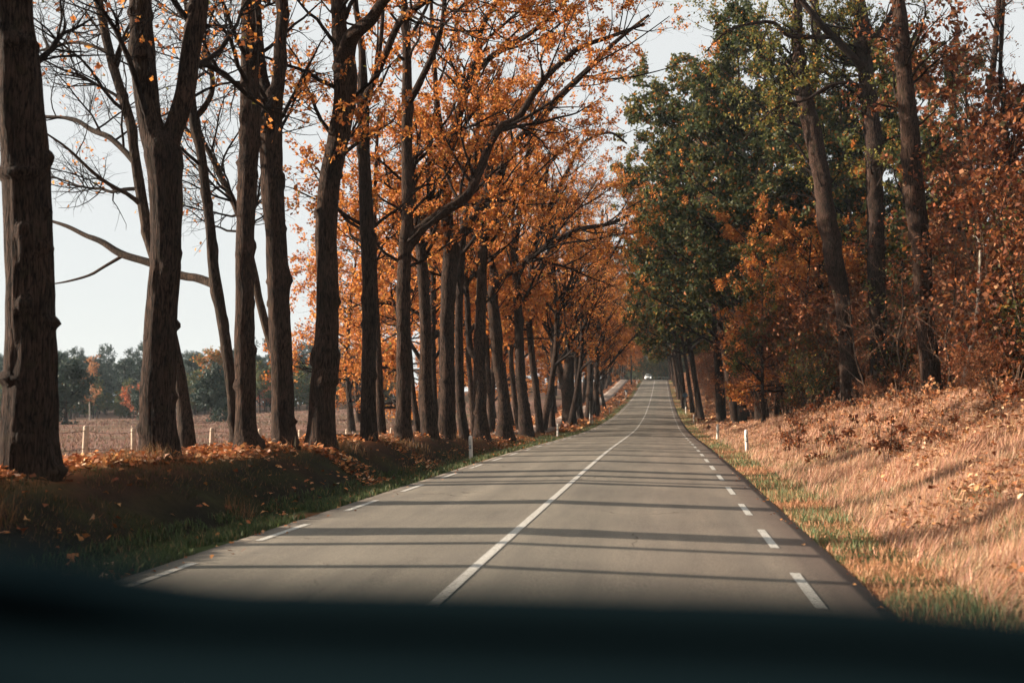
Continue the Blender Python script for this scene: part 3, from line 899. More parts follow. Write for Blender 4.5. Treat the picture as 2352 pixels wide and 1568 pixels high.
# ------------------------------------------------------------------ trees built once per kind and copied with their parts
def proto(name, seed, H, r0, pal, nl, lsize, crown0, limbs=10, limb_len=(3.0, 5.5), n1=45, n2=170, n3=500, stems=1, spread=.12,
          bark=None, up=.06, lean=0.0, leafm=None, tw=None, ang=(.6, 1.3), droop=.35, keep=.6, b2len=(.6, 1.6), scat=.12):
    r = np.random.default_rng(seed)
    P, Q = [], []
    sp = []
    for s in range(stems):
        a = r.uniform(0, 6.28); h = H * r.uniform(.7, 1) if s else H
        d = np.array([math.cos(a), math.sin(a)]) * (spread * h if stems > 1 else 0)
        p = []
        wob = r.normal(size=2) * .02 * h
        for k in range(7):
            t = k / 6
            p.append([d[0] * t ** .8 + wob[0] * math.sin(t * 5) + lean * h * t, d[1] * t ** .8 + wob[1] * math.sin(t * 4), -.3 if k == 0 else h * t,
                      r0 * (1.25 if k == 0 else (1 - .82 * t)) * (1 if s == 0 else .75)])
        sp.append(p)
    tr = []
    qs = []
    for p in sp:
        v, f, q = bark_tube(p, 12 if stems == 1 else 7, H / 40, r, rough=.06, flare=.25 if stems == 1 else 0)
        tr.append((v, f)); qs.append(q[np.linspace(0, len(q) - 1, 24).astype(int)])
    SP = np.stack([q[:, :3] for q in qs]); SR = np.stack([q[:, 3] for q in qs])
    l0, q0 = sprout(SP, SR, limbs * stems, .15, .97, *limb_len, *ang, 10, .6, r0 * .5, up, .12, r, crown0)
    allp = [l0]; allr = [q0]
    b1, r1 = sprout(l0, q0, n1, .2, 1, limb_len[0] * .45, limb_len[1] * .5, .5, 1.1, 8, .6, .05, up * .7, .16, r)
    b2, r2 = sprout(b1, r1, n2, .15, 1, *b2len, .5, 1.1, 6, .6, .016, .05, .17, r)
    geo = [tubes(l0, q0, 6), tubes(b1, np.maximum(r1, .006), 4), tubes(b2, np.maximum(r2, .004), 3)]
    base = b2
    if n3:
        b3, r3 = sprout(b2, r2, n3, .1, 1, .3, .8, .5, 1.1, 3, .6, .006, .04, .2, r)
        geo.append(tubes(b3, np.maximum(r3, .003), 3)); base = b3
    kp = r.random(len(base)) < keep
    C = along(base[kp], nl, .15, 1, scat, r)
    lv = leaves(C, *lsize, pick(*pal, len(C), r), r, droop)
    tv, tf = merge(tr)
    return dict(name=name, trunk=new_mesh("trunk", tv, tf), branches=new_mesh("branches", *merge(geo)),
                foliage=new_mesh("foliage", lv[0], lv[1], lv[2], smooth=False),
                mats=(bark or M_BARK, tw or M_TWIG, leafm or M_LEAF))


def plant(p, x, y, label, cat, group, sc=1.0, rz=0.0, dz=0.0, name=None):
    rt = root(name or p['name'], (x, y, G1(x, y) + dz), label, cat, group, rz, sc)
    for part, m in zip(("trunk", "branches", "foliage"), p['mats']):
        o = link(part, p[part], m, rt)
        if part != "trunk":
            o['kind'] = 'stuff'
    return rt


rp = np.random.default_rng(99)


def clear(x, y, half=105):
    """step back anything that would stand in front of the bank trunks"""
    p = 1520 + x / y * F
    for t, yt in ((1925, 43.5), (1953, 43.5), (2018, 43), (2110, 32), (2138, 32), (2220, 27)):
        if y < yt + 1 and abs(p - t) < (half if t != 2220 else 45):
            y = yt + rp.uniform(4, 11); x = (p - 1520) / F * y
    return x, y


oaks = [proto("oak_tree", 300 + k, 15 + k, .24, ORANGE, 14000, (.12, .23), 2.6 + .3 * k, 16, (3.4, 6.2), 70, 280, 600, lean=(0.05, .03, .07)[k]) for k in range(3)]
lows = [proto("oak_tree", 320 + k, 12 + k, .22, ORANGE, 8500, (.13, .24), .9, 24, (3.6, 6.2), 90, 330, 700, up=.01, ang=(1.0, 1.5)) for k in range(2)]
bare = [proto("oak_tree", 340 + k, 14 + k, .2, ORANGE, 3200, (.10, .19), 3.5, 18, (3.4, 6.2), 90, 380, 1300, up=.1, keep=.3, lean=.08) for k in range(2)]
greens = [proto("oak_tree", 360 + k, 22 + k, .27, GREEN if k < 2 else MIXED, 27000, (.15, .30), 4.2 + k, 26, (4.2, 7.4), 120, 460, 0, ang=(.7, 1.4), droop=.3, keep=.85, lean=-.05) for k in range(3)]
arch = [proto("oak_tree", 370 + k, 19 + 2 * k, .25, (GREEN, MIXED)[k], 24000, (.16, .32), 6.2, 26, (4.5, 8.2), 120, 460, 0, ang=(.8, 1.45), droop=.3, keep=.85, lean=-.15) for k in range(2)]
archo = proto("oak_tree", 376, 18, .24, ORANGE, 18000, (.13, .25), 3.4, 24, (4.5, 8.0), 110, 420, 500, ang=(.8, 1.4), lean=.17)
mixed = [proto("oak_tree", 380 + k, 13 + 2 * k, .18, MIXED if k else ORANGE, 6500, (.16, .30), 1.2, 20, (2.6, 4.8), 70, 260, 0, keep=.8) for k in range(2)]
thick = [proto("thicket_shrub", 400 + k, 4.6 + .5 * k, .035, RUST if k != 2 else MIXED, 2600, (.09, .17), .35, 5, (1.2, 2.6), 70, 300, 420, stems=6, spread=.22,
               bark=M_TWIGP, tw=M_TWIGP if k % 2 else M_TWIG, up=.05, ang=(.5, 1.2)) for k in range(4)]
rusty = [proto("young_tree", 420 + k, 9 + k, .09, RUST, 4200, (.13, .24), 1.2, 22, (1.8, 3.4), 80, 330, 500, bark=M_BARKP) for k in range(3)]

# far part of the left row and the rows beyond it
LFAR = "oaks far along the left roadside row"
lab_far = "dark oak far along the left roadside row, merging with its neighbours"
for k, yy in enumerate(np.arange(92, 300, 6.5)):
    x = -10.9 + rp.normal() * .4
    p = (bare[0], archo, oaks[k % 3], archo)[k % 4]
    plant(p, x, yy + rp.normal(), "oak far along the left row, beyond the cycle path" , "tree", LFAR, rp.uniform(.95, 1.15), rp.uniform(-.7, .7))
for k, (x, yy) in enumerate([(-6.7, 97), (-6.6, 106), (-6.6, 118)]):
    plant(bare[k % 2], x, yy, "oak between the road and the cycle path, past the thin pole", "tree", "oaks between road and cycle path", .9, rp.uniform(0, 6.28))
LMID = "orange trees behind the left row"
for k, (x, yy, s, kind) in enumerate([(-15.5, 52, .95, 0), (-20, 63, 1.0, 1), (-15, 66, .95, 0), (-19.5, 77, 1, 1), (-26, 84, 1.05, 0), (-13.5, 78, .9, 1), (-24, 100, 1.1, 0), (-16, 95, 1, 1),
                                      (-32, 112, 1.1, 1), (-19, 118, 1.05, 0), (-40, 128, 1.1, 0), (-25, 138, 1.1, 1), (-15, 135, 1, 0), (-32, 158, 1.1, 1), (-18, 160, 1, 0), (-24, 190, 1.1, 1), (-16, 215, 1.1, 0), (-26, 240, 1.1, 1)]):
    plant(lows[kind], x, yy, "spreading orange-leaved tree with low branches, seen between the left trunks", "tree", LMID, s, rp.uniform(0, 6.28))
for k, (x, yy) in enumerate([(-10.6, 44), (-10.8, 51), (-10.4, 57), (-10.9, 64), (-10.5, 70), (-11, 80), (-7.0, 58), (-7.2, 66), (-6.6, 72), (-6.9, 86)]):
    plant(bare[k % 2] if k in (3, 6, 7, 8, 9) else oaks[k % 3], x, yy, "orange oak in the crowded middle of the left row", "tree", "oaks in the crowded middle of the left row", rp.uniform(.9, 1.1), rp.uniform(-.6, .6))

# right-hand row
RROW = "green oaks of the right roadside row"
SLOT = ["right above the second right marker post", "just past the paired pinkish trunks", "overhanging the road before the round sign", "at the foot of the rise", "beside the round sign"]
for k, yy in enumerate([60, 68, 77, 86, 96, 106, 117, 127, 138, 149, 160, 172, 184, 196, 208, 221, 234, 247, 260, 274]):
    x = (5.6 if k < 2 else 4.3) + rp.normal() * .25
    kind = (0, 1, 0, 2, 1)[k % 5]
    lb = ("tall half-turned green and orange oak, " if kind == 2 else "tall dark green oak, ") + (SLOT[k] if k < 5 else "far up the right roadside row")
    if k > 2:
        x -= 1.1 if yy < 110 else 1.7
    plant(greens[kind] if k < 3 else arch[k % 2], x, yy, lb, "tree", RROW, rp.uniform(.9, 1.05), rp.uniform(-.5, .5))
for k, (x, yy) in enumerate([(10, 72), (12, 64), (9.5, 92), (14, 84), (11, 110), (16, 100), (10, 130), (12, 150), (10, 172), (14, 190), (11, 215), (9, 205), (10, 235), (9, 255)]):
    plant((greens + mixed)[k % 5], x, yy, "tall woodland tree deep behind the right row", "tree", "woodland trees behind the right row", rp.uniform(.85, 1.05), rp.uniform(0, 6.28))
for k, (x, yy) in enumerate([(18, 118), (21, 74), (24, 90), (27, 118), (14, 47), (18, 54), (23, 60), (17, 40), (22, 45), (29, 72), (34, 88)]):
    plant((mixed[0], rusty[1], rusty[2])[k % 3], x, yy, "tall thin-crowned orange tree deep in the right-hand wood", "tree", "thin-crowned trees deep in the right-hand wood", rp.uniform(1.2, 1.6), rp.uniform(0, 6.28))
for k, (x, yy, sc_, p) in enumerate([(6.3, 64, 1.12, 0), (5.3, 73, 1.15, 1), (4.8, 82, 1.15, 0)]):
    plant(arch[p], x, yy, ["broad green crown leaning over the road, nearest of the right row", "tall olive crown behind the nearest green one", "dark green crown closing on the road beyond the olive one"][k], "tree", "leaning crowns of the right row", sc_, rp.uniform(-.3, .3))
for k, (x, yy) in enumerate([(12.5, 60), (16, 68), (12, 51), (20, 80), (14.5, 76)]):
    plant((arch[1], greens[2], mixed[1])[k % 3], x, yy, "dark leafy tree filling in behind the three bank trunks", "tree", "dark leafy trees behind the bank trunks", (1.0, .95, 1.15)[k % 3], rp.uniform(0, 6.28))
# young orange trees where the bank runs out, and the green bush
OR2 = "young orange trees by the right bank"
for k, (x, yy, s) in enumerate([(8.4, 55, .95), (7.2, 62, .95), (12.2, 57, .9)]):
    plant(mixed[0], x, yy, ["bright orange young tree leaning out past the leaning bank trunk", "orange young tree beside the paired pinkish trunks", "orange young tree above the ridge of the right bank"][k], "tree", OR2, s, rp.uniform(0, 6.28))
plant(mixed[1], 5.0, 51, "yellow-green young tree reaching low towards the road", "tree", None, .56, 1.0)
plant(thick[2], 6.3, 44.5, "glossy green bush at the low end of the right bank", "bush", None, .62, 2.0)
for k, (x, yy, s_) in enumerate([(6.2, 64, .5), (7.4, 71, .55), (5.9, 78, .48)]):
    plant(mixed[0], x, yy, ["small rust-orange tree under the first leaning green crown", "small rust-orange tree among the right row stems", "small rust-orange tree low beside the right row"][k], "tree", "small orange trees under the right row", s_, rp.uniform(0, 6.28))
plant(oaks[0], 6.4, 57, "vivid orange tree glowing against the leaning green crowns", "tree", None, .86, 3.0)
plant(lows[0], 7.6, 53, "broad orange tree left of the leaning bank trunk", "tree", None, .78, 1.2)
# thicket of saplings on and behind the right bank
TH = "leafy brown saplings thick along the top of the right bank"
for k in range(62):
    u = rp.uniform(0, 1)
    yy = rp.uniform(15, 62)
    x = rp.uniform(8.6, 12) if k < 34 else rp.uniform(11, 22)
    if x / yy > .62 or x / yy < .14:
        yy = rp.uniform(20, 45); x = max(x, 8.8)
    x, yy = clear(x, yy)
    if x / yy < .14:
        continue
    p = thick[(k * 7) % 4 if k % 5 else 0]
    plant(p, x, yy, "twiggy brown-leaved sapling in the thicket on the right bank", "sapling", TH, rp.uniform(.7, 1.15), rp.uniform(0, 6.28))
for k in range(34):
    yy = rp.uniform(20, 75); x = rp.uniform(.27, .62) * yy + 2
    if x < 11: x = rp.uniform(11, 15)
    x, yy = clear(x, yy, 130)
    plant(rusty[k % 3], x, yy, "slim rust-leaved young tree in the wood behind the right bank", "tree", "rust-leaved young trees behind the right bank", rp.uniform(.7, 1.1), rp.uniform(0, 6.28))
for k in range(16):
    yy = rp.uniform(45, 110); x = rp.uniform(.4, .62) * yy + 6
    plant(lows[k % 2], x, yy, "large rust-orange tree filling the depth of the right-hand wood", "tree", "large trees deep in the right-hand wood", rp.uniform(.7, 1.0), rp.uniform(0, 6.28))

UG = "undergrowth between and behind the right row trunks"
for k in range(95):
    yy = rp.uniform(52, 200) if k % 3 else rp.uniform(50, 90)
    x = rp.uniform(5.6, 9) if k % 2 else rp.uniform(8, 9 + .16 * yy)
    plant(thick[k % 4], x, yy, "undergrowth shrub between the trunks of the right row", "shrub", UG, rp.uniform(.75, 1.5) * (.7 if x < 7 else 1), rp.uniform(0, 6.28))
for k in range(20):
    yy = rp.uniform(26, 52); x = rp.uniform(.33, .6) * yy + 3
    x, yy = clear(x, yy, 140)
    plant(rusty[k % 3], x, yy, "tall rust-leaved tree rising out of the right-hand thicket", "tree", "tall rust-leaved trees in the right-hand thicket", rp.uniform(1.25, 1.7), rp.uniform(0, 6.28))

seed_p = [proto("oak_seedling", 440 + k, .55 + .2 * k, .008, RUST if k else LITR_, 110, (.06, .11), .06, 3, (.12, .3), 12, 30, 0, stems=4, spread=.3, bark=M_TWIGP, tw=M_TWIGP, b2len=(.05, .16), scat=.03) for k in range(3)]
for k in range(70):
    yy = rp.uniform(10, 42); x = rp.uniform(3.2, 8.2) if k % 3 else rp.uniform(5.5, 8.6)
    if x / yy < .55:
        plant(seed_p[k % 3], x, yy, "leafy oak seedling", "seedling", "oak seedlings in the grass of the right bank", rp.uniform(.6, 1.1), rp.uniform(0, 6.28))

for k in range(13):
    yy = 13 + 2.7 * k + rp.normal() * .4; x = rp.uniform(7.2, 8.9)
    if x / yy < .56:
        plant(thick[(0, 1, 3)[k % 3]], x, yy, "low twiggy brush", "bush", "low twiggy brush along the ridge of the right bank", rp.uniform(.16, .28), rp.uniform(0, 6.28))

# a pale bent sapling and a few pale stems that stand out on the bank
def stem_plant(label, pts, X, group, seed, nleaf=60):
    traced_tree(label, group, X, pts, nleaf=nleaf, zmin=.8, pal=RUST, seed=seed, sides=10, name="sapling", bark=M_BIRCH if seed == 501 else M_BARKP, top=6, l1n=12, twigs=.35,
                twig_mat=M_TWIGP, step=.15, leafsize=(.08, .15))


SG = "pale bare saplings on the right bank"
stem_plant("pale bent sapling with whitish bark, right of the straight bank trunk", [(2212, 905, 11), (2216, 860, 10), (2225, 820, 9), (2239, 762, 9), (2249, 656, 7), (2251, 560, 6), (2235, 540, 4)], 8.0, SG, 501)
stem_plant("thin forked pale stem close right of the straight bank trunk", [(2178, 900, 6), (2182, 840, 5), (2172, 780, 5), (2190, 700, 4), (2196, 600, 3)], 8.1, SG, 502)
stem_plant("wavy pale stem in front of the leaning bank trunk", [(1990, 925, 5), (1984, 880, 5), (1966, 820, 4), (1958, 760, 3), (1950, 690, 3)], 8.0, SG, 503)
stem_plant("pale crooked stem left of the straight bank trunk", [(2064, 905, 6), (2070, 850, 5), (2062, 790, 5), (2074, 720, 4), (2072, 640, 3)], 8.4, SG, 504)
stem_plant("slanting pale stem left of the leaning bank trunk", [(1910, 930, 5), (1902, 880, 5), (1890, 830, 4), (1880, 760, 3)], 7.9, SG, 505)

# the far end, beyond the crest
for k in range(26):
    yy = rp.uniform(285, 380); x = rp.uniform(-34, 30)
    if -7 < x < 3.5: x += 11 * (1 if k % 2 else -1)
    p = (greens + oaks)[k % 6]
    plant(p, x, yy, "tree beyond the crest of the road", "tree", "trees beyond the crest of the road", rp.uniform(.8, 1.1), rp.uniform(0, 6.28))
for k in range(12):
    plant((greens[0], greens[1], arch[0])[k % 3], -17 + 2.9 * k + rp.normal() * .6, 335 + rp.uniform(-14, 14), "tree closing the view where the road drops away", "tree", "trees closing the road's view", 1.0, rp.uniform(0, 6.28))
for k in range(20):
    plant((thick[2], mixed[1])[k % 2], -14 + 1.25 * k + rp.normal() * .4, 292 + rp.uniform(0, 30), "bush past the crest", "bush", "bushes past the crest of the road", rp.uniform(1.5, 2.2) * (1, .5)[k % 2], rp.uniform(0, 6.28))
# unseen avenue trees added behind the camera to block sky light
for k in range(18):
    sd = -1 if k % 2 else 1
    plant((oaks if sd < 0 else greens)[k % 3], 7.2 * sd + rp.normal() * .4 - (.6 if sd < 0 else 0), -4 - 3.6 * k, "unseen avenue tree added behind the camera to block sky light", "tree", "unseen avenue trees added behind the camera", rp.uniform(.95, 1.1), rp.uniform(0, 6.28))

# ------------------------------------------------------------------ the wood across the heath
def pine(seed, H):
    r = np.random.default_rng(seed)
    p = [[r.normal() * .15 * t, r.normal() * .15 * t, -.3 + t * H, .16 * (1 - .85 * t)] for t in np.linspace(0, 1, 6)]
    tv, tf, q = bark_tube(p, 8, .6, r)
    SP, SR = q[None, np.linspace(0, len(q) - 1, 20).astype(int), :3], q[None, np.linspace(0, len(q) - 1, 20).astype(int), 3]
    b1, r1 = sprout(SP, SR, 46, .28, .99, 1.6, 3.4, 1.0, 1.5, 7, .5, .05, .06, .12, r)
    b2, r2 = sprout(b1, r1, 190, .3, 1, .5, 1.1, .5, 1.0, 4, .6, .02, .1, .15, r)
    C = along(b2, 5200, .1, 1, .2, r)
    lv = leaves(C, .25, .55, pick([(.035, .062, .052), (.05, .08, .062), (.028, .05, .044), (.07, .09, .06)], [4, 3, 3, 1], len(C), r), r, -.3, wide=.22)
    return dict(name="pine_tree", trunk=new_mesh("trunk", tv, tf), branches=new_mesh("branches", *merge([tubes(b1, r1, 4), tubes(b2, r2, 3)])),
                foliage=new_mesh("foliage", lv[0], lv[1], lv[2], smooth=False), mats=(M_BARK, M_TWIG, M_NEEDLE))


pines = [pine(600 + k, 11 + 1.2 * k) for k in range(4)]
olive = ([(.075, .095, .04), (.11, .105, .035), (.055, .08, .04), (.22, .11, .04)], [4, 2, 3, 1])
bushes = [proto("broadleaf_tree", 620 + k, 6.0 + k, .1, olive, 3600, (.22, .42), .25, 20, (1.8, 3.2), 50, 160, 0, keep=.9) for k in range(2)]
PG = "pines in the far wood across the heath"
for k in range(170):
    sl = -.27 - .55 * (k / 169) + rp.normal() * .004
    yy = (rp.uniform(162, 180), rp.uniform(178, 205), rp.uniform(200, 240))[k % 3]
    plant(pines[k % 4], sl * yy, yy, "dark bluish pine in the far wood across the heath", "tree", PG, rp.uniform(.62, .94), rp.uniform(0, 6.28))
BG_ = "low broadleaf trees at the edge of the far wood"
for k in range(110):
    sl = -.27 - .55 * (k / 109) + rp.normal() * .005
    yy = rp.uniform(146, 172)
    plant(bushes[k % 2], sl * yy, yy, "low olive-green tree at the heath edge of the far wood", "tree", BG_, rp.uniform(.45, 1.0), rp.uniform(0, 6.28))
for k in range(18):
    plant(bushes[k % 2], -11 + 1.0 * k + rp.normal() * .3, 297 + rp.uniform(0, 26), "low tree past the crest", "tree", "low trees past the crest of the road", rp.uniform(.9, 1.25), rp.uniform(0, 6.28))
bt = proto("birch_tree", 640, 10, .13, ([(.34, .165, .08), (.40, .21, .10), (.28, .125, .06)], [3, 2, 2]), 1500, (.2, .36), 3.0, 14, (1.4, 2.8), 50, 160, 0, bark=M_BIRCH, keep=.7)
p_ = at(207, 950, 140); plant(bt, p_[0], p_[1], "pale-trunked birch with thin orange leaves before the far pines", "tree", None, .86, .4)
ot = proto("oak_tree", 641, 8.5, .14, ([(.44, .16, .05), (.30, .17, .05), (.16, .14, .05), (.10, .11, .05)], [3, 3, 3, 2]), 3600, (.2, .36), 1.2, 18, (1.8, 3.2), 60, 190, 0, keep=.9)
p_ = at(484, 960, 128); plant(ot, p_[0], p_[1], "round orange and olive tree standing out before the far pines", "tree", None, 1.0, .9)
jn = pine(650, 5.5)
p_ = at(492, 975, 92); plant(jn, p_[0], p_[1], "dark squat pine on the heath below the round orange tree", "tree", "lone pines out on the heath", .85, 0)
p_ = at(322, 975, 105); plant(jn, p_[0], p_[1], "pale young pine on the heath at the wood's edge, left of the forked oak", "tree", "lone pines out on the heath", .62, 2)
p_ = at(150, 985, 84); plant(jn, p_[0], p_[1], "dark spreading pine on the heath beside the nearest oak", "tree", "lone pines out on the heath", 1.0, 4)
p_ = at(60, 985, 95); plant(jn, p_[0], p_[1], "dark pine on the heath hidden mostly by the nearest oak", "tree", "lone pines out on the heath", 1.0, 5)
rb = proto("bush", 655, 3.4, .06, ([(.38, .11, .05), (.25, .09, .05), (.12, .09, .05)], [4, 2, 1]), 1800, (.2, .34), .5, 12, (1.2, 2.2), 40, 120, 0)
p_ = at(308, 950, 138); plant(rb, p_[0], p_[1], "rust-red bush against the far wood", "bush", None, 1.1, 1)
p_ = at(612, 950, 150); plant(rb, p_[0], p_[1], "brownish bush between the straight oak and the scarred oak, across the heath", "bush", None, 1.2, 3)

# ------------------------------------------------------------------ fence along the heath
M_POST = plain_mat("split_wood", (.42, .33, .25), .9, .2, .35, 14, bumpd=.01)
M_WIRE = plain_mat("wire", (.12, .11, .10), .5, .5, .1, 40, 1.0)
fr = root("wire_fence", (-11, 20, G1(-11, 20)), "low wire fence on pale wooden posts along the heath", "fence")
fb = np.array(fr.location)
tops = []
rf_ = np.random.default_rng(61)
for px, py0, w in [(-420, 1075, 14), (-150, 1060, 14), (195, 977, 13), (309, 982, 11), (405, 981, 11), (486, 982, 12), (596, 984, 10), (690, 986, 9), (797, 986, 8), (897, 988, 8), (948, 986, 7), (990, 984, 7), (1020, 984, 6)]:
    X = -10.9
    yy = y_for(px, py0, X)
    if py0 > 1000:
        tp = np.array([X, yy, G1(X, yy) + .95])
    else:
        tp = at(px, py0, yy)
    g = G1(tp[0], tp[1])
    h = max(tp[2] - g, .6)
    rr = .055
    ln = rf_.normal() * .02
    zs = np.array([-.25, 0.1, .5 * h, h - .02, h])
    P = np.stack([np.array([tp[0] + ln * z, tp[1] + ln * .5 * z, g + z]) for z in zs])[None] - fb
    v, f = tubes(P, np.array([[rr, rr * 1.03, rr * .98, rr * .95, rr * .55]]), 10)
    cap = len(v); v = np.vstack([v, P[0, -1:]])
    tri = np.array([[cap - 10 + k, cap - 10 + (k + 1) % 10, cap] for k in range(10)])
    link("post", new_mesh("post", v, [f, tri], smooth=False), M_POST, fr)
    tops.append((P[0, -1], h))
for lev in (.25, .55, .9):
    pts = []
    for (t, h) in tops:
        pts.append(t - np.array([0, 0, h * (1 - lev)]))
    P = []
    for a_, b_ in zip(pts[:-1], pts[1:]):
        for t in (0, .25, .5, .75):
            P.append(a_ * (1 - t) + b_ * t - np.array([0, 0, .05 * math.sin(math.pi * t)]))
    P.append(pts[-1])
    v, f = tubes(np.array(P)[None], np.full((1, len(P)), .006), 4)
    link("wire", new_mesh("wire", v, f), M_WIRE, fr)

# ------------------------------------------------------------------ marker posts beside the road
M_WHITE = plain_mat("white_post", (.62, .58, .52), .5, .4, .16, 9)
M_RED = plain_mat("red_reflector", (.45, .035, .015), .25, .6, .1, 60)
M_GREY = plain_mat("grey_reflector", (.42, .40, .36), .25, .6, .12, 60)
M_PLATE = plain_mat("plate_dark", (.02, .05, .075), .4, .5, .1, 20)
M_PLATEG = plain_mat("plate_green", (.10, .22, .17), .4, .5, .1, 20)
M_LET = plain_mat("plate_print", (.7, .72, .7), .5, .3, .05, 20)


def curved_plate(r, a0, a1, z0, z1, n=8, th=.004):
    a = np.linspace(a0, a1, n)
    o = []
    for rr in (r, r + th):
        for z in (z0, z1):
            o.append(np.stack([np.cos(a) * rr, np.sin(a) * rr, np.full(n, z)], 1))
    v = np.vstack(o); f = []
    for k in range(n - 1):
        f += [[2 * n + k, 2 * n + k + 1, 3 * n + k + 1, 3 * n + k], [k, n + k, n + k + 1, k + 1], [n + k, 3 * n + k, 3 * n + k + 1, n + k + 1], [k, k + 1, 2 * n + k + 1, 2 * n + k]]
    for k in (0, n - 1):
        f.append([k, n + k, 3 * n + k, 2 * n + k])
    return v, np.array(f)


def post_mesh():
    zs = np.array([-.25, 0, .3, .60, .665, .69, .70]); rr = np.array([.055, .055, .054, .053, .05, .035, .008])
    v, f = tubes(np.stack([0 * zs, 0 * zs, zs], 1)[None], rr[None], 18)
    return new_mesh("shaft", v, f)


PM = post_mesh()
RM_ = new_mesh("reflector", *curved_plate(.0545, R(-125), R(-75), .47, .61))
PLM = new_mesh("number_plate", *curved_plate(.055, R(-140), R(-60), .33, .44))
BANDM = new_mesh("print_band", *curved_plate(.0575, R(-132), R(-68), .375, .40, 8, .003))
BAR1 = new_mesh("plate_border", *curved_plate(.0575, R(-136), R(-64), .427, .433, 8, .003))
BAR2 = new_mesh("plate_border", *curved_plate(.0575, R(-136), R(-64), .337, .343, 8, .003))


def text_obj(body, size, mat_, parent, loc, rot):
    c = bpy.data.curves.new("lettering", 'FONT'); c.body = body; c.size = size; c.align_x = 'CENTER'; c.align_y = 'CENTER'; c.extrude = .0015
    t_ = bpy.data.objects.new("lettering_curve", c); COL.objects.link(t_)
    bpy.context.view_layer.update()
    me = bpy.data.meshes.new_from_object(t_.evaluated_get(bpy.context.evaluated_depsgraph_get()))
    bpy.data.objects.remove(t_)
    me.materials.clear(); o = link("lettering", me, mat_, parent); o.location = loc; o.rotation_euler = rot
    return o


def marker(px, py, x, label, side, k, group):
    yy = y_for(px, py, x) if px is not None else k
    P = np.array([x, yy, G1(x, yy)])
    rt = root("marker_post", tuple(P), label, "marker post", group, rz=R(3) * side)
    rt.rotation_euler[1] = R(1.5) * (1 if k % 2 else -1)
    link("shaft", PM, M_WHITE, rt)
    link("reflector", RM_, M_RED if side > 0 else M_GREY, rt)
    pl = link("number_plate", PLM, M_PLATEG if side > 0 else M_PLATE, rt)
    link("plate_border", BAR1, M_PLATE if side > 0 else M_LET, pl); link("plate_border", BAR2, M_PLATE if side > 0 else M_LET, pl)
    if px == 1082:
        text_obj("03", .075, M_LET, pl, (-.005, -.0615, .385), (R(90), 0, R(-4)))
    elif side > 0:
        link("print_band", BANDM, M_LET, pl)
    return rt


LG, RG = "white marker posts on the left verge", "white marker posts on the right verge"
marker(1082, 1045, -5.35, "nearest left marker post, white with a small dark number plate", -1, 0, LG)
for k, (yy, lb) in enumerate([(53, "white marker post on the left verge before the low splitting oak"), (80, "white marker post on the left verge beside the thin pole"),
                              (106, "fourth white marker post up the left verge, clear of the trunks"), (131, "white marker post partway up the left verge of the hill"),
                              (156, "small white marker post on the left verge, below the dark little sign"), (228, "tiny marker post near the crest, left side"), (242, "tiny marker post right at the crest, left side")]):
    marker(None, None, -5.5, lb, -1, yy, LG)
marker(1716, 1040, 2.55, "nearest right marker post with a red reflector and green plate", 1, 0, RG)
for k, (yy, lb) in enumerate([(45.5, "second white marker post on the right verge, at the bank's low end"), (79, "third white marker post on the right verge"),
                              (104, "white marker post on the right verge level with the round sign"), (130, "small white marker post past the round sign"),
                              (156, "tiny white marker post higher up the right verge"), (182, "last tiny marker post visible up the right verge")]):
    marker(None, None, 2.45, lb, 1, yy, RG)

# round sign seen from behind, thin pole, dark lamp column, little sign
M_SIGNB = plain_mat("sign_face", (.03, .075, .12), .45, .5, .1, 8)
M_GALV = plain_mat("galvanised", (.30, .29, .27), .5, .5, .12, 12, .6)
M_DARK = plain_mat("dark_pole", (.02, .018, .016), .7, .3, .2, 6)


def cyl(p0, p1, r0_, r1_, n=14, closed=True):
    P = np.array([p0, p0, p1, p1], float)[None]
    v, f = tubes(np.array([np.linspace(p0, p1, 3)]), np.array([[r0_, (r0_ + r1_) / 2, r1_]]), n)
    o = len(v)
    v = np.vstack([v, [p0], [p1]])
    t = np.array([[k, (k + 1) % n, o] for k in range(n)] + [[o - n + (k + 1) % n, o - n + k, o + 1] for k in range(n)])
    return v, [f, t]


Ys = 112.0
ps = at(1583, 907, Ys)
ps = ps - np.array([.45, 0, 0])
rt = root("round_sign", (ps[0], Ys, G1(ps[0], Ys)), "small round blue sign on a post beside the right row", "sign")
v, f = cyl((0, 0, -.3), (0, 0, ps[2] - G1(ps[0], Ys) + .2), .035, .035); link("post", new_mesh("post", v, f), M_GALV, rt)
hz = ps[2] - G1(ps[0], Ys)
v, f = cyl((0, -.04, hz), (0, -.065, hz), .28, .28, 28); link("disc", new_mesh("disc", v, f, smooth=False), M_SIGNB, rt)
v, f = tubes(np.stack([np.cos(np.linspace(0, 6.2832, 33)) * .285, np.full(33, -.053), hz + np.sin(np.linspace(0, 6.2832, 33)) * .285], 1)[None], np.full((1, 33), .02), 6)
link("rim", new_mesh("rim", v, f), M_DARK, rt)
yy = 81.5; xx = (1357 - 1520) / F * yy
rt = root("thin_pole", (xx, yy, G1(xx, yy)), "thin grey pole at the verge where the left row thins out", "pole")
v, f = cyl((0, 0, -.3), (0, 0, 1.75), .035, .035); link("post", new_mesh("post", v, f), M_GALV, rt)
v, f = cyl((0, 0, 1.75), (0, 0, 1.80), .045, .02); link("cap", new_mesh("cap", v, f), M_GALV, rt)
yy = 215.0; xx = -6.4
hh = at(1457, 811, yy)[2] - G1(xx, yy)
rt = root("lamp_column", (xx, yy, G1(xx, yy)), "dark upright column beside the cycle path near the crest", "lamp post")
v, f = cyl((0, 0, -.4), (0, 0, hh), .19, .12); link("column", new_mesh("column", v, f), M_DARK, rt)
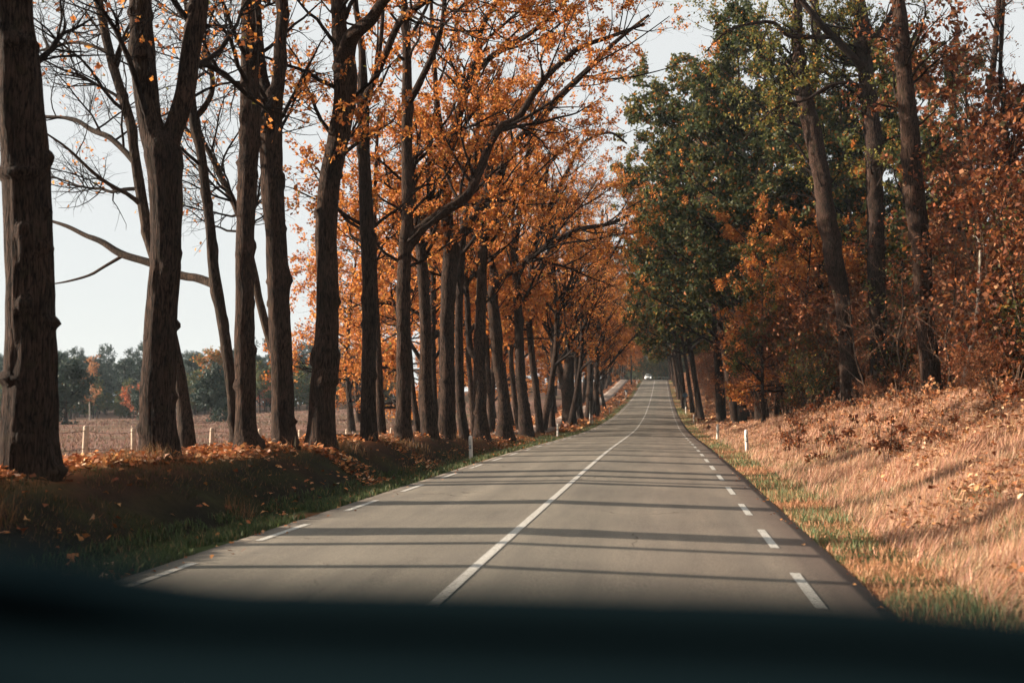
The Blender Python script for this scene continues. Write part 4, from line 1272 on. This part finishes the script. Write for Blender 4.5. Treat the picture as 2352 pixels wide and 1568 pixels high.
v, f = cyl((0, 0, hh), (.9, 0, hh + .15), .05, .04); link("arm", new_mesh("arm", v, f), M_DARK, rt)
v, f = cyl((.8, 0, hh + .1), (1.35, 0, hh + .15), .11, .07); link("lamp_head", new_mesh("lamp_head", v, f), M_DARK, rt)
yy = 172.0; xx = -6.0
rt = root("low_sign", (xx, yy, G1(xx, yy)), "low dark signpost beside the cycle path", "sign")
v, f = cyl((0, 0, -.2), (0, 0, .45), .10, .10); link("foot", new_mesh("foot", v, f), M_WHITE, rt)
v, f = cyl((0, 0, .45), (0, 0, .72), .30, .20); link("cap", new_mesh("cap", v, f), M_SIGNB, rt)

# ------------------------------------------------------------------ the oncoming car
M_CAR = plain_mat("car_paint", (.5, .53, .53), .25, .6, .03, 3)
M_GLASS = plain_mat("car_glass", (.03, .045, .045), .08, .6, .1, 3)
M_TYRE = plain_mat("tyre_rubber", (.015, .015, .015), .85, .2, .1, 20)
M_BLACK = plain_mat("black_trim", (.02, .02, .022), .6, .3, .1, 20)
m, n, l, out = mat("headlamp_glow"); e_ = n.new("ShaderNodeEmission"); e_.inputs[0].default_value = (1, .93, .82, 1); e_.inputs[1].default_value = 1.6; l.new(e_.outputs[0], out.inputs[0]); M_LAMP = m
CY = 249.0
cx = -3.25
car = root("car", (cx, CY, road_z(cx, CY) + .0), "white oncoming car with lit headlamps at the crest of the road", "car")
car.rotation_euler[0] = math.atan((zr(CY + 2) - zr(CY - 2)) / 4)
# the front faces -Y; sections from nose to tail: y, half-width, z low, z high (bonnet/roof line)
secs = [(-2.15, .70, .32, .62), (-2.05, .84, .25, .78), (-1.6, .90, .22, .90), (-.95, .90, .20, 1.0), (.9, .90, .20, 1.02), (1.8, .88, .25, .98), (2.1, .78, .35, .85)]
V = []
for y, w, z0, z1 in secs:
    V.append([(-w * .9, y, z0), (-w, y, z0 + (z1 - z0) * .4), (-w * .97, y, z0 + (z1 - z0) * .8), (-w * .82, y, z1), (0, y, z1 + .03), (w * .82, y, z1), (w * .97, y, z0 + (z1 - z0) * .8), (w, y, z0 + (z1 - z0) * .4), (w * .9, y, z0)])
V = np.array(V); ns, nr_ = V.shape[:2]
fq = [[i * nr_ + j, i * nr_ + (j + 1) % nr_, (i + 1) * nr_ + (j + 1) % nr_, (i + 1) * nr_ + j] for i in range(ns - 1) for j in range(nr_)]
caps = np.array([list(range(nr_))[::-1], [(ns - 1) * nr_ + j for j in range(nr_)]])
link("body", new_mesh("body", V.reshape(-1, 3), [np.array(fq), caps], smooth=True), M_CAR, car)
rs = [(-.95, .80, 1.0), (-.25, .66, 1.43), (.9, .64, 1.45), (1.65, .72, 1.0)]
V = np.array([[(-w, y, z if 0 < i < 3 else .99), (-w * .9, y, z + .03 * (0 < i < 3)), (w * .9, y, z + .03 * (0 < i < 3)), (w, y, z if 0 < i < 3 else .99)] for i, (y, w, z) in enumerate(rs)])
V[1:3, 0, 2] -= .08; V[1:3, 3, 2] -= .08
fq = [[i * 4 + j, i * 4 + j + 1, i * 4 + j + 5, i * 4 + j + 4] for i in range(3) for j in range(3)]
link("roof", new_mesh("roof", V.reshape(-1, 3), [np.array(fq)], smooth=False), M_CAR, car)
ws = np.array([(-.70, -.955, 1.03), (.70, -.955, 1.03), (.57, -.33, 1.40), (-.57, -.33, 1.40)]) + np.array([0, -.02, .02])
link("windscreen", new_mesh("windscreen", np.vstack([ws, ws + [0, .02, -.02]]), np.array([[0, 1, 2, 3], [7, 6, 5, 4], [0, 4, 5, 1], [1, 5, 6, 2], [2, 6, 7, 3], [3, 7, 4, 0]]), smooth=False), M_GLASS, car)
for s in (-1, 1):
    sw = np.array([(s * .80, -.75, 1.05), (s * .80, 1.3, 1.05), (s * .69, .85, 1.36), (s * .695, -.25, 1.36)])
    link("side_window", new_mesh("side_window", np.vstack([sw + [s * .012, 0, 0], sw]), np.array([[0, 1, 2, 3], [7, 6, 5, 4], [0, 4, 5, 1], [2, 6, 7, 3]]), smooth=False), M_GLASS, car)
    v, f = cyl((s * .60, -2.04, .66), (s * .60, -2.16, .66), .10, .09, 16); link("headlight", new_mesh("headlight", v, f, smooth=False), M_LAMP, car)
    v, f = cyl((s * .96, -.72, 1.05), (s * 1.10, -.72, 1.07), .08, .07, 10); link("mirror", new_mesh("mirror", v, f), M_CAR, car)
    for y in (-1.35, 1.35):
        v, f = cyl((s * .70, y, .31), (s * .92, y, .31), .31, .31, 20); w_ = link("wheel", new_mesh("wheel", v, f, smooth=False), M_TYRE, car)
        v, f = cyl((s * .921, y, .31), (s * .93, y, .31), .2, .19, 16); link("rim", new_mesh("rim", v, f, smooth=False), M_GALV, w_)
v, f = cyl((-.42, -2.15, .44), (.42, -2.15, .44), .10, .10, 8); link("grille", new_mesh("grille", v, f), M_BLACK, car)

# ------------------------------------------------------------------ grasses
def blades(n, X, Y, h0, h1, cols, r, w=.012, lean=.35, one=False):
    Z = G(X, Y)
    a = r.uniform(0, 6.28, n); h = r.uniform(h0, h1, n) * (1 if np.isscalar(h0) else 1)
    d = np.stack([np.cos(a), np.sin(a), 0 * a], 1)
    ln = r.uniform(.1, 1, n) * lean * h
    a2 = r.uniform(0, 6.28, n)
    s = np.stack([np.cos(a2), np.sin(a2), 0 * a], 1) * (w * r.uniform(.6, 1.3, n))[:, None]
    B = np.stack([X, Y, Z - .02], 1)
    m_ = B + d * (ln * .35)[:, None] + np.array([0, 0, 1.0]) * (h * .6)[:, None]
    t = B + d * ln[:, None] + np.array([0, 0, 1.0]) * (h * np.sqrt(np.maximum(1 - (ln / np.maximum(h, .01)) ** 2 * .5, .3)))[:, None]
    if one:
        v = np.stack([B - s, B + s, t], 1)
        return v.reshape(-1, 3), np.arange(n * 3).reshape(n, 3), np.repeat(cols, 3, axis=0)
    v = np.stack([B - s, B + s, m_ + s * .7, m_ - s * .7, t], 1)
    k = np.arange(n)[:, None] * 5
    q = k + np.array([[0, 1, 2, 3]]); tr_ = k + np.array([[3, 2, 4]])
    return v.reshape(-1, 3), [q, tr_], np.repeat(cols, 5, axis=0)


def scatter(n, x0, x1, y0, y1, r, power=1.6):
    t = r.uniform(0, 1, n)
    y = (y0 ** (1 - power) + t * (y1 ** (1 - power) - y0 ** (1 - power))) ** (1 / (1 - power))
    return r.uniform(x0, x1, n), y


rg = np.random.default_rng(5)
PALE = ([(.48, .285, .185), (.39, .215, .13), (.56, .37, .25), (.27, .13, .07)], [4, 3, 2, 2.5])
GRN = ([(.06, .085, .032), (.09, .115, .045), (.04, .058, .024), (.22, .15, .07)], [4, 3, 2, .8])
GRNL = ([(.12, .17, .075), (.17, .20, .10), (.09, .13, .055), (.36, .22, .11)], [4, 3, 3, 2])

# tall bleached grass on the right bank
X, Y = scatter(430000, 2.3, 9.6, 7, 80, rg)
lush = fbm(X * .55, Y * .42, 51); tuft = vnoise(X * 2.6, Y * 2.2, 52)
kp = (lush > .22 + .40 * sstep(4.6, 7.8, X)) & (rg.random(len(X)) < .35 + .65 * sstep(2.3, 3.6, X)) & (X / Y < .75) & (rg.random(len(X)) < .2 + tuft)
X, Y, tuft = X[kp], Y[kp], tuft[kp]
nb = len(X); Z = G(X, Y)
h = rg.uniform(.08, .24, nb) + .32 * np.clip(tuft - .45, 0, 1) * rg.random(nb)
a = rg.normal(.35, .8, nb); ln = h * rg.uniform(.15, 1.1, nb)
a2 = rg.uniform(0, 6.28, nb); w = (.0028 + .00016 * Y) * rg.uniform(.6, 1.3, nb)
B = np.stack([X, Y, Z - .02], 1); sd = np.stack([np.cos(a2) * w, np.sin(a2) * w, 0 * w], 1)
v = np.stack([B - sd, B + sd, B + np.stack([np.cos(a) * ln, np.sin(a) * ln, h], 1)], 1).reshape(-1, 3)
f = np.arange(nb * 3).reshape(nb, 3)
c = np.repeat(pick(*PALE, nb, rg, .28), 3, axis=0)
o = link("bank_grass", new_mesh("bank_grass", v, f, c, smooth=False), M_GRASS); tag(o, "tall bleached grass covering the sunny right bank", "grass"); o['kind'] = 'stuff'
# short green verge on the right
X, Y = scatter(60000, 1.62, 4.6, 6.5, 130, rg)
gm = fbm(X * 1.0, Y * .8, 53)
kp = gm > .44 + .22 * sstep(2.4, 4.4, X)
X, Y = X[kp], Y[kp]
v, f, c = blades(len(X), X, Y, .05, .16, pick(*GRNL, len(X), rg), rg, w=.005 + .0002 * Y, lean=.7, one=True)
o = link("verge_grass", new_mesh("verge_grass", v, f, c, smooth=False), M_GRASS); tag(o, "short green grass patches along the right verge", "grass"); o['kind'] = 'stuff'
X, Y = scatter(34000, 1.62, 4.2, 6.5, 130, rg)
v, f, c = blades(len(X), X, Y, .03, .12, pick([(.38, .20, .105), (.46, .25, .14), (.31, .15, .075)], [3, 2, 2], len(X), rg), rg, w=.006 + .0002 * Y, lean=.8, one=True)
o = link("dry_verge_grass", new_mesh("dry_verge_grass", v, f, c, smooth=False), M_GRASS); tag(o, "short tan dead grass edging the asphalt on the right", "grass"); o['kind'] = 'stuff'
# left verge
X, Y = scatter(42000, -6.1, XL - .02, 6.0, 130, rg)
gm = fbm(X * 1.1, Y * .9, 57)
X, Y = X[gm > .36], Y[gm > .36]
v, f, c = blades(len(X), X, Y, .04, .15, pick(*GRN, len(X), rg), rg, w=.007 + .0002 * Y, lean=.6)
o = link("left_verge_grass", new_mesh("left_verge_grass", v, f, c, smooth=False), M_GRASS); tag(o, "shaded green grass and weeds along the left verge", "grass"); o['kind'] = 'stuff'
# bank face and top on the left
X, Y = scatter(46000, -8.6, -5.8, 7, 55, rg)
gm = fbm(X * 1.3, Y * 1.0, 59)
kp = gm > .43
X, Y = X[kp], Y[kp]
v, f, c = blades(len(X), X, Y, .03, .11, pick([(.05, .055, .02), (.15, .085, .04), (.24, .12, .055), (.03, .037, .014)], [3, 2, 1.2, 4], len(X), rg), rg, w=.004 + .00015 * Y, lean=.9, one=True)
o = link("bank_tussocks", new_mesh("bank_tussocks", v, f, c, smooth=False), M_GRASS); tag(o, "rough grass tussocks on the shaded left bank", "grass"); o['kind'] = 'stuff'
X, Y = scatter(16000, -7.6, -5.7, 7, 45, rg)
kp = vnoise(X * 1.5, Y * 1.1, 63) > .80
X, Y = X[kp], Y[kp]
v, f, c = blades(len(X), X, Y, .12, .34, pick([(.22, .11, .05), (.15, .075, .035), (.10, .07, .03)], [3, 3, 2], len(X), rg), rg, w=.003 + .00013 * Y, lean=.9)
o = link("russet_tufts", new_mesh("russet_tufts", v, f, c, smooth=False), M_GRASS); tag(o, "russet grass tufts dotted over the left bank", "grass"); o['kind'] = 'stuff'
# heather
X, Y = scatter(60000, -75, -11.8, 14, 160, rg, 1.3)
gm = fbm(X * .35, Y * .35, 61)
kp = (gm > .4) & (X / Y < -.12)
X, Y = X[kp], Y[kp]
v, f, c = blades(len(X), X, Y, .08, .24, pick([(.19, .11, .085), (.14, .083, .066), (.24, .15, .11), (.09, .08, .045)], [4, 3, 2, 1], len(X), rg), rg, w=.013 + .0006 * Y, lean=.8, one=True)
o = link("heather", new_mesh("heather", v, f, c, smooth=False), M_GRASS); tag(o, "brownish purple heather carpeting the open heath", "heather"); o['kind'] = 'stuff'

# ------------------------------------------------------------------ fallen leaves
LIT = ([(.44, .17, .06), (.54, .26, .12), (.30, .095, .035), (.64, .40, .26), (.18, .06, .028)], [4, 3, 3, 1.4, 3])
LITR = ([(.42, .20, .09), (.54, .31, .17), (.28, .115, .05), (.16, .06, .028), (.56, .36, .22)], [3.5, 2.2, 3.5, 3.5, .6])


def litter(name, label, n, x0, x1, y0, y1, pal, dens, lift, size, flat=.7, pw=1.5):
    X, Y = scatter(n, x0, x1, y0, y1, rg, pw)
    kp = dens(X, Y)
    X, Y = X[kp], Y[kp]
    Z = G(X, Y) + rg.uniform(.0, lift, len(X)) * rg.random(len(X))
    nb = len(X)
    C = np.stack([X, Y, Z + .015], 1); near = (Y < 19) & (n > 20000)
    v, f, c = leaves(C[near], size[0], size[1], pick(*pal, near.sum(), rg), rg, droop=0, flat=flat, wide=.36, lobed=True)
    v2, f2, c2 = leaves(C[~near], size[0], size[1], pick(*pal, (~near).sum(), rg), rg, droop=0, flat=flat, wide=.36)
    f = [f, f2 + len(v)] if len(v) else [f2]
    v = np.concatenate([v, v2]); c = np.concatenate([c, c2])
    o = link(name, new_mesh(name, v, f, c, smooth=False), M_LITTER); tag(o, label, "fallen leaves"); o['kind'] = 'stuff'


litter("leaf_litter", "orange fallen leaves heaped round the left row's trunks", 46000, -11.0, -5.6, 7, 120, LIT, lambda X, Y: rg.random(len(X)) < .012 + .988 * sstep(-6.75 - .9 * vnoise(Y * .55, Y * 0, 77), -7.35, X), .12, (.07, .14), .35)
litter("verge_leaves", "scattered fallen leaves on the left verge", 9000, -6.4, XL, 6, 200, LIT, lambda X, Y: (fbm(X * .8, Y * .6, 71) > .50) & (rg.random(len(X)) < .10 + .9 * sstep(20, 38, Y)), .04, (.05, .11), .5)
litter("bank_leaves", "dry brown leaves caught in the grass of the right bank", 105000, 2.6, 11.5, 7, 80, LITR, lambda X, Y: (fbm(X * .6, Y * .5, 73) + .28 * sstep(4.2, 7.0, X) > .47) & (X / Y < .75) & (rg.random(len(X)) < .2 + .8 * sstep(2.4, 4.8, X)), .30, (.045, .10), .1)
litter("wood_floor_leaves", "brown leaves under the right row up the hill", 14000, 2.6, 15, 60, 290, LITR, lambda X, Y: rg.random(len(X)) < .5 + .5 * sstep(2.8, 4, X), .08, (.2, .45), .6, 1.2)
litter("path_leaves", "orange leaves lining the cycle path up the hill", 9000, -13, -5.4, 60, 290, LIT, lambda X, Y: np.abs(X - np.interp(Y, pth[:, 1], pth[:, 0])) > 1.0, .06, (.2, .42), .7, 1.2)

X, Y = scatter(110, 0, 1, 7, 60, rg, 1.3)
X = np.where(rg.random(len(X)) < .5, XL + .05 + .4 * X ** 2, XR - .03 - .2 * X ** 2)
v, f, c = leaves(np.stack([X, Y, road_z(X, Y) + .012], 1), .035, .07, pick(*LIT, len(X), rg), rg, droop=0, flat=.85, lobed=True)
o = link("road_leaves", new_mesh("road_leaves", v, f, c, smooth=False), M_LITTER); tag(o, "odd fallen leaves blown onto the edges of the asphalt", "fallen leaves"); o['kind'] = 'stuff'
# big single leaves that can be picked apart on the near ground
lob = []
for k, (t, w) in enumerate([(0, .02), (.1, .02), (.22, .26), (.32, .12), (.45, .36), (.56, .15), (.70, .30), (.82, .10), (1.0, .0)]):
    lob.append((t, w))
lv_ = []
for t, w in lob:
    lv_ += [(-w, t, .10 * math.sin(t * 3.1) + .25 * w), (0, t, .10 * math.sin(t * 3.1)), (w, t, .10 * math.sin(t * 3.1) + .25 * w)]
lv_ = np.array(lv_); fl = []
for k in range(len(lob) - 1):
    fl += [[3 * k, 3 * k + 1, 3 * k + 4, 3 * k + 3], [3 * k + 1, 3 * k + 2, 3 * k + 5, 3 * k + 4]]
leafs = []
for cc in [(.52, .20, .065), (.62, .32, .15), (.38, .12, .045), (.70, .46, .30)]:
    leafs.append(new_mesh("fallen_leaf", lv_, np.array(fl), np.tile(cc, (len(lv_), 1)), smooth=False))
for k in range(280):
    if k < 120:
        x = rg.uniform(-9.5, -7.0) if k % 8 else rg.uniform(-7.4, -7.1); y = rg.uniform(9, 26)
    elif k < 135:
        x = rg.uniform(-5.6, -4.7); y = rg.uniform(9, 24)
    else:
        y = rg.uniform(9, 26); x = rg.uniform(3.0, 7.5)
        if x / y > .5: x = .5 * y
    o = link("fallen_leaf", leafs[k % 4], M_LITTER, ground)
    s = rg.uniform(.06, .09) if -6.8 < x < 0 else rg.uniform(.09, .14) if x < 0 else rg.uniform(.07, .105)
    o.location = (x, y, G1(x, y) + rg.uniform(.03, .12 if x < 0 else .3)); o.scale = (s, s, s)
    o.rotation_euler = (rg.uniform(-.9, .9), rg.uniform(-.9, .9), rg.uniform(0, 6.28))

# ------------------------------------------------------------------ the car's own dashboard, close to the lens
def dash_mat():
    m, n, l, out = mat("dash_vinyl")
    tc = n.new("ShaderNodeTexCoord")
    a = noise(n, l, tc.outputs["Object"], 160, 3)
    rp_ = ramp(n, l, a.outputs[0], [(.3, (.0042, .0095, .0120)), (.7, (.0066, .0132, .0162))])  # vinyl colour darkened in place of shade from the unbuilt car roof
    p = n.new("ShaderNodeBsdfDiffuse")
    l.new(rp_.outputs[0], p.inputs[0]); l.new(p.outputs[0], out.inputs[0])
    return m


M_DASH = dash_mat()
M_SLOT = plain_mat("dash_slot", (.0006, .001, .0012), 1.0, .0, .1, 30)
dr = root("dashboard", (0, .392, 1.312), "dark dashboard of the car, blurred across the bottom edge", "dashboard", sc=.56)
xs = np.linspace(-.75, .95, 60)
prof = [(.20, -.16), (.165, -.055), (.15, .010), (.125, .026), (.07, .028), (.015, .022), (.008, -.03), (-.09, -.03), (-.105, .026), (-.13, .028), (-.17, .016), (-.22, -.03), (-.25, -.12)]
V = []
for x in xs:
    lift = .026 * sstep(-.34, -.58, x) - .012 * sstep(.10, .36, x)
    bow = -.05 * ((x - .1) / .8) ** 2
    V.append([(x, py + bow, pz + lift) for py, pz in prof])
V = np.array(V); a, b = V.shape[:2]
i = np.arange(a - 1)[:, None] * b; j = np.arange(b - 1)[None, :]
DZ = -.152 - .03 + .25
V[..., 2] += DZ + .0045
link("dash_top", new_mesh("dash_top", V.reshape(-1, 3), np.stack([i + j, i + j + 1, i + b + j + 1, i + b + j], -1).reshape(-1, 4)), M_DASH, dr)
V2 = V[:, 5:9].copy(); V2[:, 0, 2] -= .003; V2[:, 3, 2] -= .003; V2[:, 1:3, 2] += .004; V2[:, :2, 1] -= .003; V2[:, 2:, 1] += .003
a, b = V2.shape[:2]
i = np.arange(a - 1)[:, None] * b; j = np.arange(b - 1)[None, :]
link("demister_slot", new_mesh("demister_slot", V2.reshape(-1, 3), np.stack([i + j, i + j + 1, i + b + j + 1, i + b + j], -1).reshape(-1, 4)), M_SLOT, dr)
# ------------------------------------------------------------------ thin autumn haze
m, n, l, out = mat("haze_air")
pv = n.new("ShaderNodeVolumePrincipled"); pv.inputs["Color"].default_value = (.74, .90, 1.0, 1); pv.inputs["Density"].default_value = .0002
l.new(pv.outputs[0], out.inputs[1])
hb = np.array([(x, y, z) for z in (-9.0, 40.0) for y in (-230, 2560) for x in (-1560, 1560)], float)
hz_ = link("haze", new_mesh("haze", hb, np.array([[0, 2, 3, 1], [4, 5, 7, 6], [0, 1, 5, 4], [2, 6, 7, 3], [0, 4, 6, 2], [1, 3, 7, 5]]), smooth=False), m)
hz_['kind'] = 'stuff'; hz_['label'] = "thin pale haze in the air over road and heath"; hz_['category'] = "haze"

# ------------------------------------------------------------------ say where each copy stands
LMARK = [(66, "nearest oak"), (372, "forked oak"), (567, "smooth oak"), (650, "scarred oak"), (742, "sweeping oak"), (846, "narrow oak"), (927, "snaking oak"), (982, "leaning oak"),
         (1027, "stout oak"), (1104, "pale lit oak"), (1158, "crooked oak"), (1207, "lit flank oak"), (1309, "splitting oak"), (1368, "last row oak"), (1457, "dark column"), (1490, "white car"), (1530, "road crest"), (1583, "round sign"),
         (1625, "right post"), (1720, "pinkish pair"), (1865, "hidden trunk"), (1950, "leaning bank trunk"), (2018, "limbed bank trunk"), (2136, "straight bank trunk"), (2216, "pale bent sapling"), (2320, "edge trunk")]
ORD = "first second third fourth fifth sixth seventh eighth ninth tenth eleventh twelfth".split()


def px_of(p):
    d = np.array(p) - CAM
    z = d @ FWD
    return 1176 + F * (d @ RGT) / z if z > .5 else -9999


def relabel(group, desc):
    obs = sorted([o for o in bpy.data.objects if o.get('group') == group and o.parent is None], key=lambda o: px_of(o.location))
    zones = {}
    for o in obs:
        x = px_of(o.location)
        if x < LMARK[0][0]:
            z = "left of the nearest oak"
        elif x > LMARK[-1][0]:
            z = "right of the edge trunk"
        else:
            k = max(i for i, q in enumerate(LMARK) if q[0] <= x)
            z = "between %s and %s" % (LMARK[k][1], LMARK[min(k + 1, len(LMARK) - 1)][1])
        zones.setdefault(z, []).append(o)
    for z, os_ in zones.items():
        for k, o in enumerate(os_):
            od = (ORD[k] if k < 12 else "%dth" % (k + 1)) + " from left " if len(os_) > 1 else ""
            o['label'] = "%s, %s%s" % (desc, od, z)


for k in range(16):
    yy = 150 + 10 * k + rp.uniform(-3, 3); x = -rp.uniform(.07, .2) * yy - 6
    plant(lows[k % 2], x, yy, "orange tree", "tree", "orange trees far behind the left row", rp.uniform(.9, 1.15), rp.uniform(0, 6.28))
relabel("orange trees far behind the left row", "far orange tree behind the row")
relabel(LFAR, "far left-row oak")
relabel(LMID, "low-branched orange tree")
relabel("oaks in the crowded middle of the left row", "crowded orange oak")
relabel(RROW, "right-row oak")
relabel("woodland trees behind the right row", "tall woodland tree")
relabel("thin-crowned trees deep in the right-hand wood", "thin-crowned tree")
relabel("dark leafy trees behind the bank trunks", "dark leafy tree")
relabel(TH, "twiggy brown sapling")
relabel("rust-leaved young trees behind the right bank", "rusty young tree")
relabel("tall rust-leaved trees in the right-hand thicket", "tall rusty tree")
relabel("large trees deep in the right-hand wood", "large rust-orange tree")
relabel("oak seedlings in the grass of the right bank", "leafy oak seedling")
relabel("low twiggy brush along the ridge of the right bank", "low twiggy brush")
relabel(UG, "undergrowth shrub")
relabel(PG, "bluish far pine")
relabel("low trees past the crest of the road", "low tree past the crest")
relabel(BG_, "low olive tree")
relabel("trees beyond the crest of the road", "tree past the crest")
relabel("bushes past the crest of the road", "bush past the crest")
relabel("trees closing the road's view", "closing tree past the crest")
print("TRIS", sum(len(m.loops) - 2 * len(m.polygons) for m in bpy.data.meshes), "OBJS", len(bpy.data.objects))
